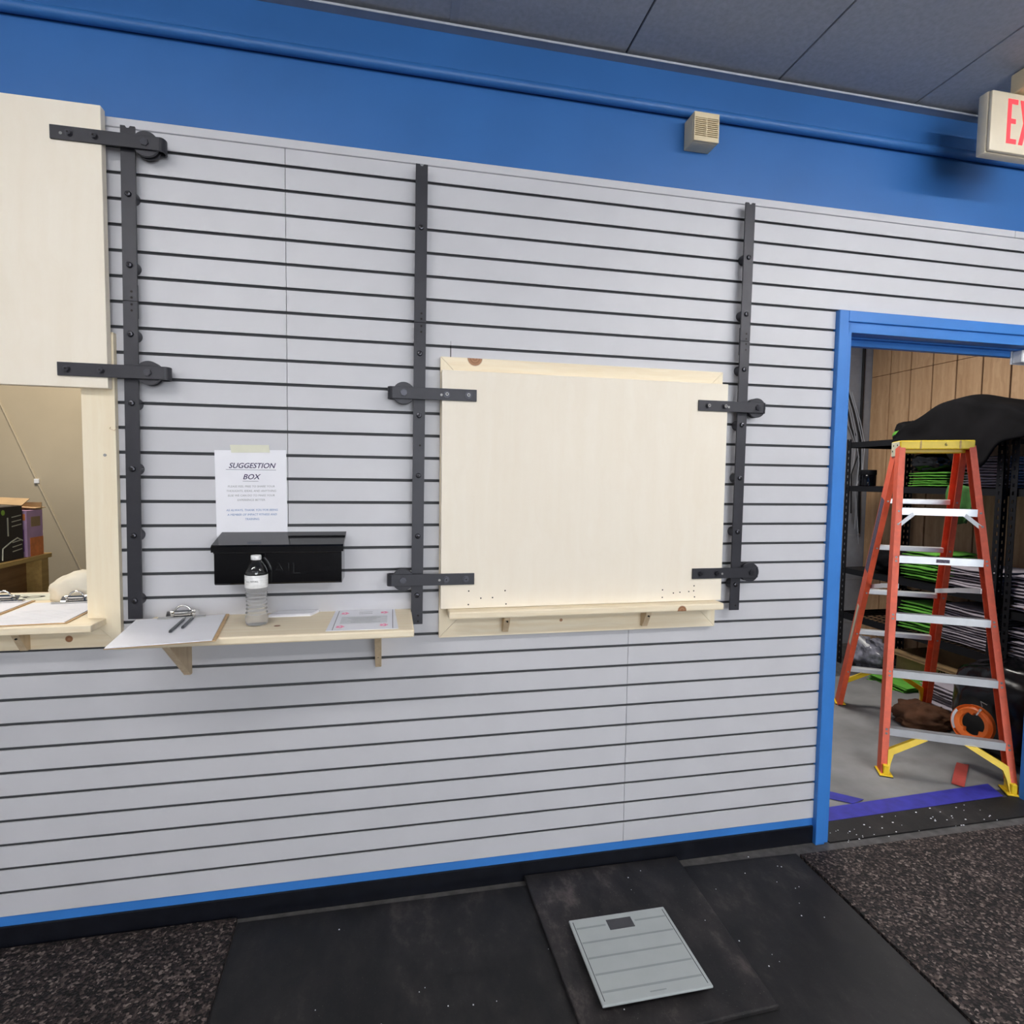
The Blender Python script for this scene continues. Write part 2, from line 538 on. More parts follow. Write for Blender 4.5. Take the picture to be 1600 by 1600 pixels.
for tx, ty, pw in STRIPS:
    L = T('ceiling_light', 'long white fluorescent strip light on the gym ceiling behind the viewer', 'ceiling light', (tx, ty, 1.65), 'gym ceiling strip lights')
    PT('housing', MB().box(tx - 1.22, tx + 1.22, ty - 0.06, ty + 0.06, 1.60, 1.6495, 0.004), 'cap_white', L)
    nm = 'tube_glow_%d' % pw
    if nm not in M:
        M[nm] = emit('fluorescent tube', (255, 253, 251), pw)
    for a in (-0.035, 0.035):
        PT('tube', MB().cyl((tx - 1.19, ty + a, 1.575), (tx + 1.19, ty + a, 1.575), 0.019, 10), nm, L)
    for a in (-1.20, 1.20):
        PT('tube_holder', MB().box(tx + a - 0.012, tx + a + 0.012, ty - 0.055, ty + 0.055, 1.55, 1.60), 'cap_white', L)

# wall with slats: core pieces around the serving hole and the doorway
core = MB()
for x0, x1, z0, z1 in ((XL, HL, FL, 1.68), (HL, HR, FL, HB), (HL, HR, HT, 1.68), (HR, DL - 0.02, FL, 1.68), (DL - 0.02, DR + 0.02, DT + 0.02, 1.68), (DR + 0.02, XR, FL, 1.68)):
    core.box(x0, x1, 0.014, WT, z0, z1)
wall = ST('wall_back', core, 'blue')
bk = MB()
for x0, x1, z0, z1 in ((XL, HL, -1.2192, 1.2192), (HL, HR, -1.2192, HB), (HL, HR, HT, 1.2192), (HR, DL - 0.02, -1.2192, 1.2192), (DL - 0.02, DR + 0.02, DT + 0.02, 1.2192), (DR + 0.02, XR, -1.2192, 1.2192)):
    bk.box(x0, x1, 0.0125, 0.0145, z0, z1)
PT('slat_backing', bk, 'groove', wall, label='grey backing darkened to stand for shade in the slat grooves')
G = 0.0048          # half groove
def slat(x0, x1, zt, zb):
    """one slat, a lipped T in section"""
    mb = MB()
    pts = [(0.0, zb + 0.0006), (0.0, zt - 0.0006), (0.0006, zt), (0.0055, zt), (0.0055, zt - 0.006), (0.0125, zt - 0.006), (0.0125, zb + 0.006), (0.0055, zb + 0.006), (0.0055, zb), (0.0006, zb)]
    mb.prism(pts, 'yz', x0 + 0.0009, x1 - 0.0009)
    PT('slat', mb, 'slat', wall)
XS0, XS1 = -2.7, 3.2
for k in range(32):
    zt = (16 - k) * P - (G if k else -0.0)
    zb = (15 - k) * P + (G if k < 31 else 0.0)
    seams = [-0.3327] if k < 16 else [-1.568, 0.8707]
    segs, x = [], XS0
    for sx in seams + [XS1]:
        segs.append((x, sx))
        x = sx
    cuts = []
    if zb < HT + 0.02 and zt > HB - 0.02:
        cuts.append((HL, HR))
    if zb < DT + 0.03:
        cuts.append((DL - 0.03, DR + 0.03))
    for a, b in segs:
        pieces = [(a, b)]
        for c0, c1 in cuts:
            nxt = []
            for p, q in pieces:
                if q <= c0 or p >= c1:
                    nxt.append((p, q))
                else:
                    if p < c0:
                        nxt.append((p, c0))
                    if q > c1:
                        nxt.append((c1, q))
            pieces = nxt
        for p, q in pieces:
            if q - p > 0.02:
                slat(p, q, zt, zb)
# strip that caps the slats, with a butt joint over the doorway
for a, b in ((XS0, 2.545), (2.547, XS1)):
    PT('cap_strip', MB().box(a, b, -0.007, 0.014, 1.1965, 1.2235, 0.0015), 'slat', wall)
# saw marks left beside the closed hatch
PT('saw_cut', MB().box(0.1945, 0.1975, -0.0008, 0.004, 0.574, 0.611), 'hole', wall, label='dark saw cut in the slat above the hatch frame')
PT('saw_cut', MB().box(0.1955, 0.1965, -0.0006, 0.004, 0.612, 0.628), 'hole', wall)
ST('trim_1', MB().box(XS0, DL - 0.028, 0.004, 0.016, -1.2535, -1.2190), 'blue_gloss')
ST('baseboard_back', MB().prism([(-0.003, FL), (-0.003, -1.2545), (0.0, -1.2528), (0.0142, -1.2528), (0.0142, FL)], 'yz', XS0, DL - 0.022), 'base')
tr2 = ST('trim_2', MB().box(XL, XR, -0.0195, 0.0135, 1.6395, 1.6455), 'tbar')
PT('edge', MB().box(XL, XR, -0.0225, -0.0195, 1.6390, 1.6460), 'angle', tr2, label='ceiling angle edge coloured pale as if lit')  # lip paler than the body: its catch of light is in the colour
# rest of the gym
ST('wall_left', MB().box(XL - 0.1, XL, YB, 0.0, FL, 1.68), 'gym_wall')
ST('wall_right', MB().box(XR, XR + 0.1, YB, 0.0, FL, 1.68), 'gym_wall')
wf = MB()
WX0, WX1, WZ0, WZ1 = -0.9, 3.5, -0.9, 1.2
for x0, x1, z0, z1 in ((XL, WX0, FL, 1.68), (WX1, XR, FL, 1.68), (WX0, WX1, FL, WZ0), (WX0, WX1, WZ1, 1.68)):
    wf.box(x0, x1, YB - 0.1, YB, z0, z1)
ST('wall_front', wf, 'gym_wall')
win = ST('window_1', MB().box(WX0, WX1, YB - 0.06, YB - 0.02, WZ0, WZ0 + 0.05).box(WX0, WX1, YB - 0.06, YB - 0.02, WZ1 - 0.05, WZ1).box(WX0, WX0 + 0.05, YB - 0.06, YB - 0.02, WZ0, WZ1).box(WX1 - 0.05, WX1, YB - 0.06, YB - 0.02, WZ0, WZ1).box(1.28, 1.32, YB - 0.06, YB - 0.02, WZ0, WZ1), 'alu')

# door frame: hollow steel, stepped
dj = 0.006
fr = ST('door_1', MB()
        .box(DL - 0.054, DL - 0.012, -0.022, 0.012, FL, DT + 0.082, 0.002)
        .box(DR + 0.012, DR + 0.054, -0.022, 0.012, FL, DT + 0.082, 0.002)
        .box(DL - 0.012, DR + 0.012, -0.022, 0.012, DT + 0.040, DT + 0.082, 0.002), 'blue_gloss')
PT('jamb', MB().box(DL - 0.014, DL + 0.012, -0.012, WT + 0.01, FL, DT + 0.044, 0.001), 'blue_gloss', fr)
PT('jamb', MB().box(DR - 0.012, DR + 0.014, -0.012, WT + 0.01, FL, DT + 0.044, 0.001), 'blue_gloss', fr)
PT('head', MB().box(DL - 0.010, DR + 0.010, -0.012, 0.05, DT, DT + 0.044, 0.001).box(DL - 0.01, DR + 0.01, 0.05, WT + 0.01, DT - 0.004, DT + 0.03), 'blue_gloss', fr)
PT('door_stop', MB().box(DL + 0.01, DR - 0.01, 0.075, 0.10, DT - 0.028, DT), 'blue_gloss', fr)

# storage room and office behind the wall
ST('wall_storage_back', MB().box(1.3, 4.45, 2.53, 2.63, FL, 1.68), 'block')
sb = bpy.data.objects['wall_storage_back']
for r in range(8):
    zz = FL + 0.2 + r * 0.405
    PT('block_joint', MB().box(3.0, 4.26, 2.5285, 2.5305, zz - 0.004, zz + 0.004), 'cable', sb)
swr = ST('wall_storage_right', MB().box(4.285, 4.40, WT, 2.60, FL, 1.68), 't111_gap')
XW, PW = 4.27, 0.2032
y = 2.53
k = 0
while y > 0.3:
    y0 = max(y - PW, 0.2)
    for z0, z1 in ((FL, 1.118), (1.1215, 1.68)):
        PT('plank', MB().prism([(y0 + 0.006, XW + 0.004), (y0 + 0.009, XW), (y - 0.009, XW), (y - 0.006, XW + 0.004), (y - 0.006, XW + 0.016), (y0 + 0.006, XW + 0.016)], 'xy', z0, z1) if False else
           MB().box(XW, XW + 0.016, y0 + 0.006, y - 0.006, z0, z1, 0.002), 't111', swr)
    y = y0
    k += 1
    if k > 14:
        break
ST('wall_storage_left', MB().box(1.2, 1.3, WT, 2.60, FL, 1.68), 'block')
ST('wall_office_back', MB().box(XL, 1.2, 2.2, 2.3, FL, 1.68), 'beige_wall')
ST('wall_office_left', MB().box(XL - 0.1, XL, 0.0, 2.3, FL, 1.68), 'beige_wall')
ST('wall_office_right', MB().box(1.1, 1.2, WT, 2.2, FL, 1.68), 'beige_wall')

# ------------------------------------------------------------------ floor coverings
def mat_piece(name, pts, z0, th, m, label, b=0.0):
    mb = MB().slab([(x, y, z0) for x, y in pts], th)
    o = ONE(name, mb, m, label, 'mat', (sum(p[0] for p in pts) / len(pts), sum(p[1] for p in pts) / len(pts), z0))
    if b:
        md = o.modifiers.new('b', 'BEVEL')
        md.width, md.segments, md.limit_method = b, 2, 'ANGLE'
    return o
mat_piece('rubber_mat', [(-0.498, -0.030), (0.515, -0.036), (0.515, -1.86), (-0.427, -1.86)], FL, 0.009, 'rubber', 'flat black stall mat beside the speckled flooring below the suggestion box', 0.003)
mat_piece('rubber_mat', [(0.520, -0.036), (1.584, -0.060), (1.532, -1.86), (0.520, -1.86)], FL, 0.009, 'rubber', 'flat black stall mat between the thicker square mat and the doorway flooring', 0.003)
mat_piece('rubber_mat', [(0.479, 0.0 - 0.006), (1.090, -0.010), (1.066, -0.655), (0.500, -0.672)], FL + 0.0092, 0.016, 'rubber2', 'thick square black rubber mat lying under the bathroom scale', 0.004)
mat_piece('speckled_flooring', [(XL, -0.012), (-0.503, -0.012), (-0.432, -1.86), (XL, -1.86)], FL, 0.014, 'crumb', 'brown speckled rubber flooring meeting the wall under the open serving hole', 0.002)
mat_piece('speckled_flooring', [(1.590, -0.075), (5.9, -0.085), (5.9, -1.86), (1.537, -1.86)], FL, 0.014, 'crumb', 'brown speckled rubber flooring in front of the open doorway', 0.002)
mat_piece('speckled_flooring', [(XL, -1.863), (5.9, -1.863), (5.9, YB + 0.01), (XL, YB + 0.01)], FL, 0.014, 'crumb', 'speckled rubber flooring under and behind the viewer', 0.002)
mat_piece('threshold_mat', [(DL + 0.014, -0.02), (DR - 0.014, -0.02), (DR - 0.014, 0.125), (DL + 0.014, 0.11)], FL, 0.006, 'rubber', 'black rubber threshold strip in the doorway, dotted with white flakes')
fk = T('paint_flakes', 'scattered tiny white paint flakes on the doorway threshold and black mats', 'debris', (2.2, 0.0, FL))
fk['kind'] = 'stuff'
mb = MB()
for i in range(46):
    fx, fy = random.uniform(1.80, 2.75), random.uniform(-0.035, 0.11)
    s_ = random.uniform(0.0010, 0.0036)
    mb.box(fx - s_, fx + s_, fy - s_ * 0.6, fy + s_ * 0.6, FL + 0.006, FL + 0.0075)
for i in range(34):
    fx, fy = random.uniform(-0.4, 1.5), random.uniform(-0.60, -0.04)
    s_ = random.uniform(0.0008, 0.002)
    zz = FL + (0.0252 if 0.5 < fx < 1.06 else 0.009)
    mb.box(fx - s_, fx + s_, fy - s_, fy + s_, zz, zz + 0.001)
o = PT('flake', mb, 'paper', fk)
o['kind'] = 'stuff'

# bathroom scale
sx0, sx1, sy0, sy1, sz = 0.567, 0.902, -0.588, -0.276, FL + 0.0256
sc = T('bathroom_scale', 'square frosted grey glass bathroom scale on the thick black mat', 'scale', (0.73, -0.43, sz))
PT('glass_platform', MB().box(sx0, sx1, sy0, sy1, sz + 0.016, sz + 0.024, 0.003, 2), 'scale_glass', sc)
PT('body', MB().box(sx0 + 0.03, sx1 - 0.03, sy0 + 0.03, sy1 - 0.03, sz + 0.006, sz + 0.016), 'rack', sc)
for a in (sx0 + 0.045, sx1 - 0.045):
    for b in (sy0 + 0.045, sy1 - 0.045):
        PT('foot', MB().cyl((a, b, sz), (a, b, sz + 0.008), 0.016), 'base', sc)
PT('display', MB().box(0.687, 0.772, -0.340, -0.298, sz + 0.0235, sz + 0.0246), 'lcd', sc)
for i in range(5):
    yy = sy1 - 0.040 - i * 0.058
    for xa, xb in ([(sx0 + 0.014, 0.680), (0.780, sx1 - 0.014)] if i == 0 else [(sx0 + 0.014, sx1 - 0.014)]):
        PT('grip_line', MB().box(xa, xb, yy - 0.0035, yy + 0.0035, sz + 0.0238, sz + 0.0243), 'scale_line', sc)
for a in (sx0 + 0.011, sx1 - 0.011):
    PT('edge_line', MB().box(a - 0.001, a + 0.001, sy0 + 0.012, sy1 - 0.012, sz + 0.0238, sz + 0.0243), 'lcd', sc)
PT('maker_mark', MB().box(0.715, 0.765, -0.573, -0.569, sz + 0.0238, sz + 0.0243), 'scale_line', sc)

# ------------------------------------------------------------------ rails
def rail(xt, xb, zt, zb, bolts, joint, holes, label, name='sliding_rail'):
    r = T(name, label, 'rail', ((xt + xb) / 2, -0.035, zb), 'black vertical hatch rails')
    def X(z):
        return xb + (xt - xb) * (z - zb) / (zt - zb)
    for z0, z1 in ((zb, joint - 0.0008), (joint + 0.0008, zt)):
        pts = []
        a, b = X(z0), X(z1)
        pts = [(a - 0.0195, z0), (a + 0.0195, z0), (b + 0.0195, z1)]
        if z1 == zt:
            pts += [(b + 0.007, z1), (b + 0.003, z1 - 0.006), (b - 0.003, z1 - 0.006), (b - 0.007, z1)]
        pts += [(b - 0.0195, z1)]
        PT('flat_bar', MB().prism(pts, 'xz', -0.038, -0.032), 'black_steel', r)
    for z in bolts:
        x = X(z)
        b_ = PT('bolt', MB().lathe((0, 0, 0), [(0.0085, 0.0), (0.0085, 0.004), (0.0070, 0.0065), (0.004, 0.0075)], 18), 'black_bolt', r, 40)
        b_.data.transform(Matrix.Translation(Vector((x, -0.038, z)) - Vector(BASE[r.name])) @ Matrix.Rotation(math.pi / 2, 4, 'X') @ Matrix.Translation(Vector(BASE[r.name])))
        PT('socket', MB().cyl((x, -0.0458, z), (x, -0.0452, z), 0.0034, 6), 'hole', b_)
        PT('spacer', MB().cyl((x, -0.032, z), (x, 0.0, z), 0.0185, 20), 'black_steel', r, 40)
    for z in holes:
        x = X(z) + 0.004
        PT('screw_hole', MB().cyl((x, -0.0384, z), (x, -0.0378, z), 0.0035, 10), 'hole', r)
    PT('joint_plate', MB().box(X(joint) - 0.019, X(joint) + 0.019, -0.032, -0.027, joint - 0.05, joint + 0.05), 'black_steel', r)
bz = [0.991, 0.785, 0.582, 0.376, 0.177, -0.027, -0.229]
rail(-0.765, -0.777, 1.187, -0.286, bz, 0.680, (0.708, 0.69, 0.67, 0.652), 'black steel rail with round spacers, beside the raised hatch door')
rail(0.0945, 0.0835, 1.181, -0.336, [0.98] + [0.573, 0.369, 0.169, -0.035, -0.236], 0.6745, (0.704, 0.686, 0.663, 0.644, 0.27, -0.306, -0.326), 'black steel rail between the suggestion box and the closed hatch')
rail(1.291, 1.2845, 1.188, -0.328, bz, 0.686, (0.714, 0.695, 0.676, 0.655, -0.31), 'black steel rail between the closed hatch and the doorway')

# ------------------------------------------------------------------ hatches with their roller straps
def strap(root, x_end, x_bend, z, wheel_x, bolts, hole, silver):
    """flat strap bolted on the door, wrapped round a wheel that runs on the rail edge"""
    d = 1 if x_bend > x_end else -1
    yf, yb, h = -0.0575, -0.0515, 0.0195
    xc = x_bend - d * 0.012
    st_ = PT('roller_strap', MB(), 'black_steel', root) if False else None
    mb = MB().box(min(x_end, xc), max(x_end, xc), yf, yb, z - h, z + h, 0.0008)
    # bend back towards the wall
    n, out, inn = 8, [], []
    yc, ro, ri = -0.0375, 0.020, 0.014
    vs, fs = [], []
    for i in range(n + 1):
        a = -math.pi / 2 + math.pi * i / n
        for rr in (ro, ri):
            vs.append((xc + d * math.cos(a) * rr * 0.7, yc + math.sin(a) * rr, z - h))
            vs.append((xc + d * math.cos(a) * rr * 0.7, yc + math.sin(a) * rr, z + h))
    for i in range(n):
        k = i * 4
        fs += [(k, k + 1, k + 5, k + 4), (k + 2, k + 6, k + 7, k + 3), (k, k + 4, k + 6, k + 2), (k + 1, k + 3, k + 7, k + 5)]
    mb.add(vs, fs)
    xe = wheel_x - d * 0.020
    mb.box(min(xe, xc), max(xe, xc), -0.0235, -0.0175, z - h, z + h)
    s_ = PT('roller_strap', mb, 'black_steel', root, 30)
    PT('wheel', MB().cyl((wheel_x, -0.0505, z), (wheel_x, -0.0405, z), 0.036, 32).cyl((wheel_x, -0.041, z), (wheel_x, -0.029, z), 0.029, 32).cyl((wheel_x, -0.030, z), (wheel_x, -0.0245, z), 0.036, 32), 'black_steel', s_, 40)
    PT('axle_bolt', MB().cyl((wheel_x, -0.0615, z), (wheel_x, -0.0575, z), 0.0115, 6).cyl((wheel_x, -0.0625, z), (wheel_x, -0.061, z), 0.0085, 20), 'black_bolt', s_)
    for bx in bolts:
        PT('bolt', MB().cyl((bx, -0.0590, z), (bx, -0.0575, z), 0.0105, 18).cyl((bx, -0.066, z), (bx, -0.0590, z), 0.0078, 18, 0.0060), 'black_bolt', s_, 40)
        PT('bolt_head', MB().cyl((bx, -0.0668, z), (bx, -0.0660, z), 0.0056, 12), 'zinc' if silver else 'black_bolt', s_)
        PT('socket', MB().cyl((bx, -0.0672, z), (bx, -0.0667, z), 0.0026, 6), 'hole', s_)
    if hole is not None:
        PT('screw_hole', MB().cyl((hole, -0.058, z - 0.002), (hole, -0.0572, z - 0.002), 0.0042, 12), 'zinc', s_)
    return s_
def hatch(x0, x1, z0, z1, label):
    h = T('sliding_hatch', label, 'hatch door', ((x0 + x1) / 2, -0.035, z0), 'plywood hatch doors')
    PT('panel', MB().box(x0, x1, -0.0512, -0.0235, z0, z1, 0.0012), 'ply', h)
    return h
h1 = hatch(-1.90, -0.829, 0.416, 1.228, 'cream plywood hatch door slid up above the open serving hole')
strap(h1, -0.958, -0.662, 1.136, -0.713, (-0.909, -0.844), -0.930, False)
strap(h1, -0.958, -0.662, 0.467, -0.719, (-0.933, -0.844), None, False)
strap(h1, -1.772, -2.068, 1.136, -2.017, (-1.82, -1.886), None, False)
strap(h1, -1.772, -2.068, 0.467, -2.017, (-1.82, -1.886), None, False)
h2 = hatch(0.163, 1.218, -0.284, 0.522, 'cream plywood hatch door closed over the serving hole beside the doorway')
strap(h2, 0.279, -0.012, 0.440, 0.038, (0.179, 0.251), 0.161, True)
strap(h2, 0.277, -0.014, -0.181, 0.037, (0.181, 0.248), 0.158, False)
strap(h2, 1.097, 1.376, 0.440, 1.340, (1.135, 1.202), 1.219, True)
strap(h2, 1.094, 1.372, -0.181, 1.338, (1.126, 1.193), 1.216, False)
for hx, hz in [(0.259, -0.224), (0.301, -0.25), (0.342, -0.249), (0.386, -0.226), (0.258, -0.271), (0.39, -0.273), (1.048, -0.25), (1.084, -0.248), (1.022, -0.252), (1.105, -0.227), (1.104, -0.246), (1.108, -0.269), (0.978, -0.239), (0.978, -0.267)]:
    PT('screw_hole', MB().cyl((hx, -0.0516, hz), (hx, -0.0510, hz), 0.0026, 10), 'hole', h2)

# ------------------------------------------------------------------ mitred frames round the two serving holes
def frame(x0, x1, z0, z1, wd, label, yf=-0.0205):
    f = T('hatch_frame', label, 'frame', ((x0 + x1) / 2, -0.01, z0), 'pine frames round the serving holes')
    g = 0.0006
    a, b, c, d = x0 + wd, x1 - wd, z0 + wd, z1 - wd
    for pts, m in (([(x0 + g, z0), (x1 - g, z0), (b - g, c), (a + g, c)], 'pine'), ([(x0 + g, z1), (a + g, d), (b - g, d), (x1 - g, z1)], 'pine'),
                   ([(x0, z0 + g), (a, c + g), (a, d - g), (x0, z1 - g)], 'pine_v'), ([(x1, z0 + g), (x1, z1 - g), (b, d - g), (b, c + g)], 'pine_v')):
        PT('board', MB().prism(pts, 'xz', yf, -0.0005), m, f)
    return f
f1 = frame(-1.878, -0.8245, -0.374, 0.588, 0.09, 'pale pine frame around the open serving hole with drinks cartons behind')
PT('screw_head', MB().cyl((-0.855, -0.0222, 0.218), (-0.855, -0.020, 0.218), 0.0045, 10), 'zinc', f1)
PT('wire_staple', MB().tube([(-0.838, -0.021, 0.303), (-0.838, -0.027, 0.298), (-0.826, -0.026, 0.293), (-0.822, -0.020, 0.300)], 0.0012, 6), 'pine_side', f1)
f2 = frame(0.1605, 1.2125, -0.391, 0.571, 0.09, 'mitred pale pine frame around the closed hatch door')

# serving ledges and brackets
def bracket(root, x, th, depth, zt, zb, y=0.0, nose=0.02):
    pts = [(y, zt), (-depth, zt), (-depth, zt - nose * 0.6), (y - 0.018, zb + 0.004), (y - 0.015, zb), (y, zb)]
    b = PT('bracket', MB().prism(pts, 'yz', x - th / 2, x + th / 2), 'pine_side', root)
    PT('screw_head', MB().cyl((x, -0.052 + y, zb + 0.045), (x, -0.02 + y, zb + 0.045), 0.003, 8), 'hole', b)
    return b
l1 = T('serving_ledge', 'pine serving ledge with two clipboards on it, in the open serving hole', 'shelf', (-1.35, 0.0, -0.304), 'pine serving ledges')
PT('board', MB().box(-1.83, -0.864, -0.116, -0.0208, -0.304, -0.2835, 0.0015).box(-1.78, -0.918, -0.022, 0.44, -0.304, -0.2835), 'pine', l1)
bracket(l1, -1.08, 0.02, 0.075, -0.305, -0.372, -0.0205)
bracket(l1, -1.60, 0.02, 0.075, -0.305, -0.372, -0.0205)
l2 = T('serving_ledge', 'narrow pine ledge with a dark knot, under the closed hatch door', 'shelf', (0.69, -0.05, -0.310), 'pine serving ledges')
PT('board', MB().box(0.187, 1.203, -0.098, -0.0208, -0.311, -0.2852, 0.005, 2), 'pine', l2)
bracket(l2, 0.392, 0.02, 0.070, -0.311, -0.376, -0.0205)
bracket(l2, 0.918, 0.02, 0.070, -0.311, -0.376, -0.0205)
ws = T('wall_shelf', 'pine shelf on two brackets holding the water bottle and papers', 'shelf', (-0.33, -0.14, -0.309), 'pine serving ledges')
PT('board', MB().box(-0.738, 0.066, -0.285, -0.0005, -0.3125, -0.2895, 0.005, 2), 'pine', ws)
bracket(ws, -0.640, 0.020, 0.205, -0.3128, -0.478)
bracket(ws, -0.044, 0.020, 0.150, -0.3128, -0.484)

# ------------------------------------------------------------------ suggestion box, notice
bx = T('suggestion_box', 'glossy black wall mailbox with a sloping lid under the paper notice', 'mailbox', (-0.341, 0.0, -0.175))
PT('body', MB().prism([(-0.001, -0.165), (-0.001, -0.035), (-0.117, -0.068), (-0.117, -0.168), (-0.112, -0.173), (-0.006, -0.173)], 'yz', -0.527, -0.155), 'gloss_black', bx)
PT('lid', MB().prism([(-0.0008, -0.021), (-0.118, -0.050), (-0.124, -0.055), (-0.124, -0.0715), (-0.1195, -0.0725), (-0.1185, -0.060), (-0.0008, -0.033)], 'yz', -0.534, -0.149), 'gloss_black', bx)
PT('lid_bead', MB().tube([(-0.5275, -0.1195, -0.0735), (-0.1545, -0.1195, -0.0735)], 0.0028, 12), 'gloss_black', bx, 60)
TEXT('MAIL', 0.052, 'gloss_black', bx, (-0.345, -0.1172, -0.128), (1, 0, 0), (0, 0, 1), ext=0.0022, sx=1.15)
PT('highlight_ridge', MB().box(-0.262, -0.212, -0.1195, -0.116, -0.1425, -0.1400), 'gloss_black', bx)  # thin raised bar added to stand in for a long highlight

pn = T('paper_notice', 'white SUGGESTION BOX paper notice taped to the slats', 'notice', (-0.445, -0.001, -0.03))
pts = [(-0.553, -0.035), (-0.3375, -0.035), (-0.3375, 0.246), (-0.553, 0.243)]
pm = PT('sheet', MB().prism([(-0.550, -0.036), (-0.335, -0.036), (-0.3375, 0.246), (-0.553, 0.241)], 'xz', -0.0014, -0.0004), 'paper', pn)
PT('masking_tape', MB().prism([(-0.503, 0.234), (-0.387, 0.237), (-0.390, 0.261), (-0.507, 0.259)], 'xz', -0.0021, -0.0005), 'tape', pn)
rt, up = (0.99993, 0, 0.012), (-0.012, 0, 0.99993)
TEXT('SUGGESTION', 0.0235, 'ink', pn, (-0.4425, -0.0016, 0.193), rt, up, 0.32, sx=0.98, bold=0.0002)
TEXT('BOX', 0.0235, 'ink', pn, (-0.4455, -0.0016, 0.157), rt, up, 0.32, sx=1.02, bold=0.0002)
PT('underline', MB().box(-0.520, -0.369, -0.0019, -0.0013, 0.1798, 0.1808), 'ink', pn)
PT('underline', MB().box(-0.470, -0.423, -0.0019, -0.0013, 0.1430, 0.1440), 'ink', pn)
for i, (tx, mm) in enumerate([('PLEASE FEEL FREE TO SHARE YOUR', 'ink_grey'), ('THOUGHTS, IDEAS, AND ANYTHING', 'ink_grey'), ('ELSE WE CAN DO TO MAKE YOUR', 'ink_grey'), ('EXPERIENCE BETTER.', 'ink_grey')]):
    TEXT(tx, 0.0088, mm, pn, (-0.4445, -0.0016, 0.1265 - i * 0.0146), rt, up, 0.15, sx=1.03)
for i, tx in enumerate(['AS ALWAYS, THANK YOU FOR BEING', 'A MEMBER OF IMPACT FITNESS AND', 'TRAINING.']):
    TEXT(tx, 0.0092, 'ink_blue', pn, (-0.4425, -0.0016, 0.0500 - i * 0.0146), rt, up, 0.15, sx=1.0)

# ------------------------------------------------------------------ water bottle
bc = (-0.4015, -0.146, -0.2893)
wb = T('water_bottle', 'clear plastic water bottle with a white cap standing on the pine shelf', 'bottle', bc)
prof = [(0.020, 0.0), (0.029, 0.002), (0.0322, 0.010), (0.0325, 0.022)]
for i in range(7):
    z = 0.028 + i * 0.0115
    k = 0.0318 - 0.0022 * math.sin(math.pi * i / 6)
    prof += [(k, z), (k - 0.0022, z + 0.003), (k - 0.0022, z + 0.006), (k, z + 0.009)]
prof += [(0.0316, 0.112), (0.0320, 0.118)]
PT('body', MB().lathe(bc, prof, 36), 'water', wb, 50)
PT('label', MB().lathe(bc, [(0.0323, 0.115), (0.0328, 0.116), (0.0328, 0.152), (0.0323, 0.153)], 36), 'label', wb, 40)
TEXT('ALL NATURAL', 0.0052, 'ink_black', wb, (bc[0] - 0.004, bc[1] - 0.0331, bc[2] + 0.136), (1, 0, 0), (0, 0, 1), ext=0.0002)
sh_ = PT('shoulder', MB().lathe(bc, [(0.0318, 0.153), (0.0322, 0.158), (0.0300, 0.168), (0.0245, 0.180), (0.0175, 0.191), (0.0128, 0.196), (0.0128, 0.2005)], 36, False), 'pet', wb, 60)
md = sh_.modifiers.new('s', 'SOLIDIFY')
md.thickness = 0.0007
PT('cap', MB().lathe(bc, [(0.0145, 0.198), (0.0150, 0.199), (0.0150, 0.210), (0.0140, 0.2115), (0.003, 0.2118)], 28), 'cap_white', wb, 40)

# ------------------------------------------------------------------ clipboards, papers
def clipboard(c, ang, wd, ln, label, clipm='chrome', clip_off=0.0, paper_shift=(0, 0), z=-0.289, lines=True):
    b = T('clipboard', label, 'clipboard', (c[0], c[1], z))
    u = Vector((math.cos(ang), math.sin(ang), 0))
    v = Vector((-math.sin(ang), math.cos(ang), 0))
    zz = Vector((0, 0, 1))
    o = Vector((c[0], c[1], z))
    PT('board', MB().obox(o + zz * 0.0022, (u, v, zz), (wd / 2, ln / 2, 0.0016), 0.0008), 'hardboard', b)
    q = o + u * paper_shift[0] + v * (paper_shift[1] - 0.006)
    PT('paper', MB().obox(q + zz * 0.0055, (u, v, zz), (wd / 2 - 0.006, ln / 2 - 0.006, 0.0012)), 'paper', b)
    k = o + v * (ln / 2 - 0.030) + u * clip_off + zz * 0.0068
    cl = PT('clip', MB().obox(k + zz * 0.003, (u, v, zz), (0.066, 0.010, 0.003), 0.0015).obox(k + v * 0.012 + zz * 0.009, (u, (v + zz * 0.7).normalized(), (zz - v * 0.7).normalized()), (0.045, 0.014, 0.0012))
       .obox(k + v * 0.014 + zz * 0.016, (u, v, zz), (0.026, 0.010, 0.006), 0.004), clipm, b)
    pts = [k + u * (0.022 * math.cos(a)) + v * 0.012 + zz * (0.016 + 0.020 * math.sin(a)) for a in [math.pi * i / 12 for i in range(13)]]
    PT('clip_loop', MB().tube(pts, 0.0028, 8).cyl(k - u * 0.034 + v * 0.014 + zz * 0.018, k + u * 0.034 + v * 0.014 + zz * 0.018, 0.004, 10), clipm, cl, 50)
    for i in range(6 if lines else 0):
        y_ = ln * 0.22 - i * 0.024
        PT('ruled_line', MB().obox(q + v * (y_ - 0.05) + zz * 0.0069, (u, v, zz), (wd * 0.36, 0.0006, 0.0002)), 'ink_pale', b)
    return b, o, u, v
cb, o, u, v = clipboard((-0.618, -0.188), math.radians(8.5), 0.258, 0.320, 'brown clipboard with blank white paper and two pens, overhanging the pine shelf', paper_shift=(-0.003, -0.003), lines=False)
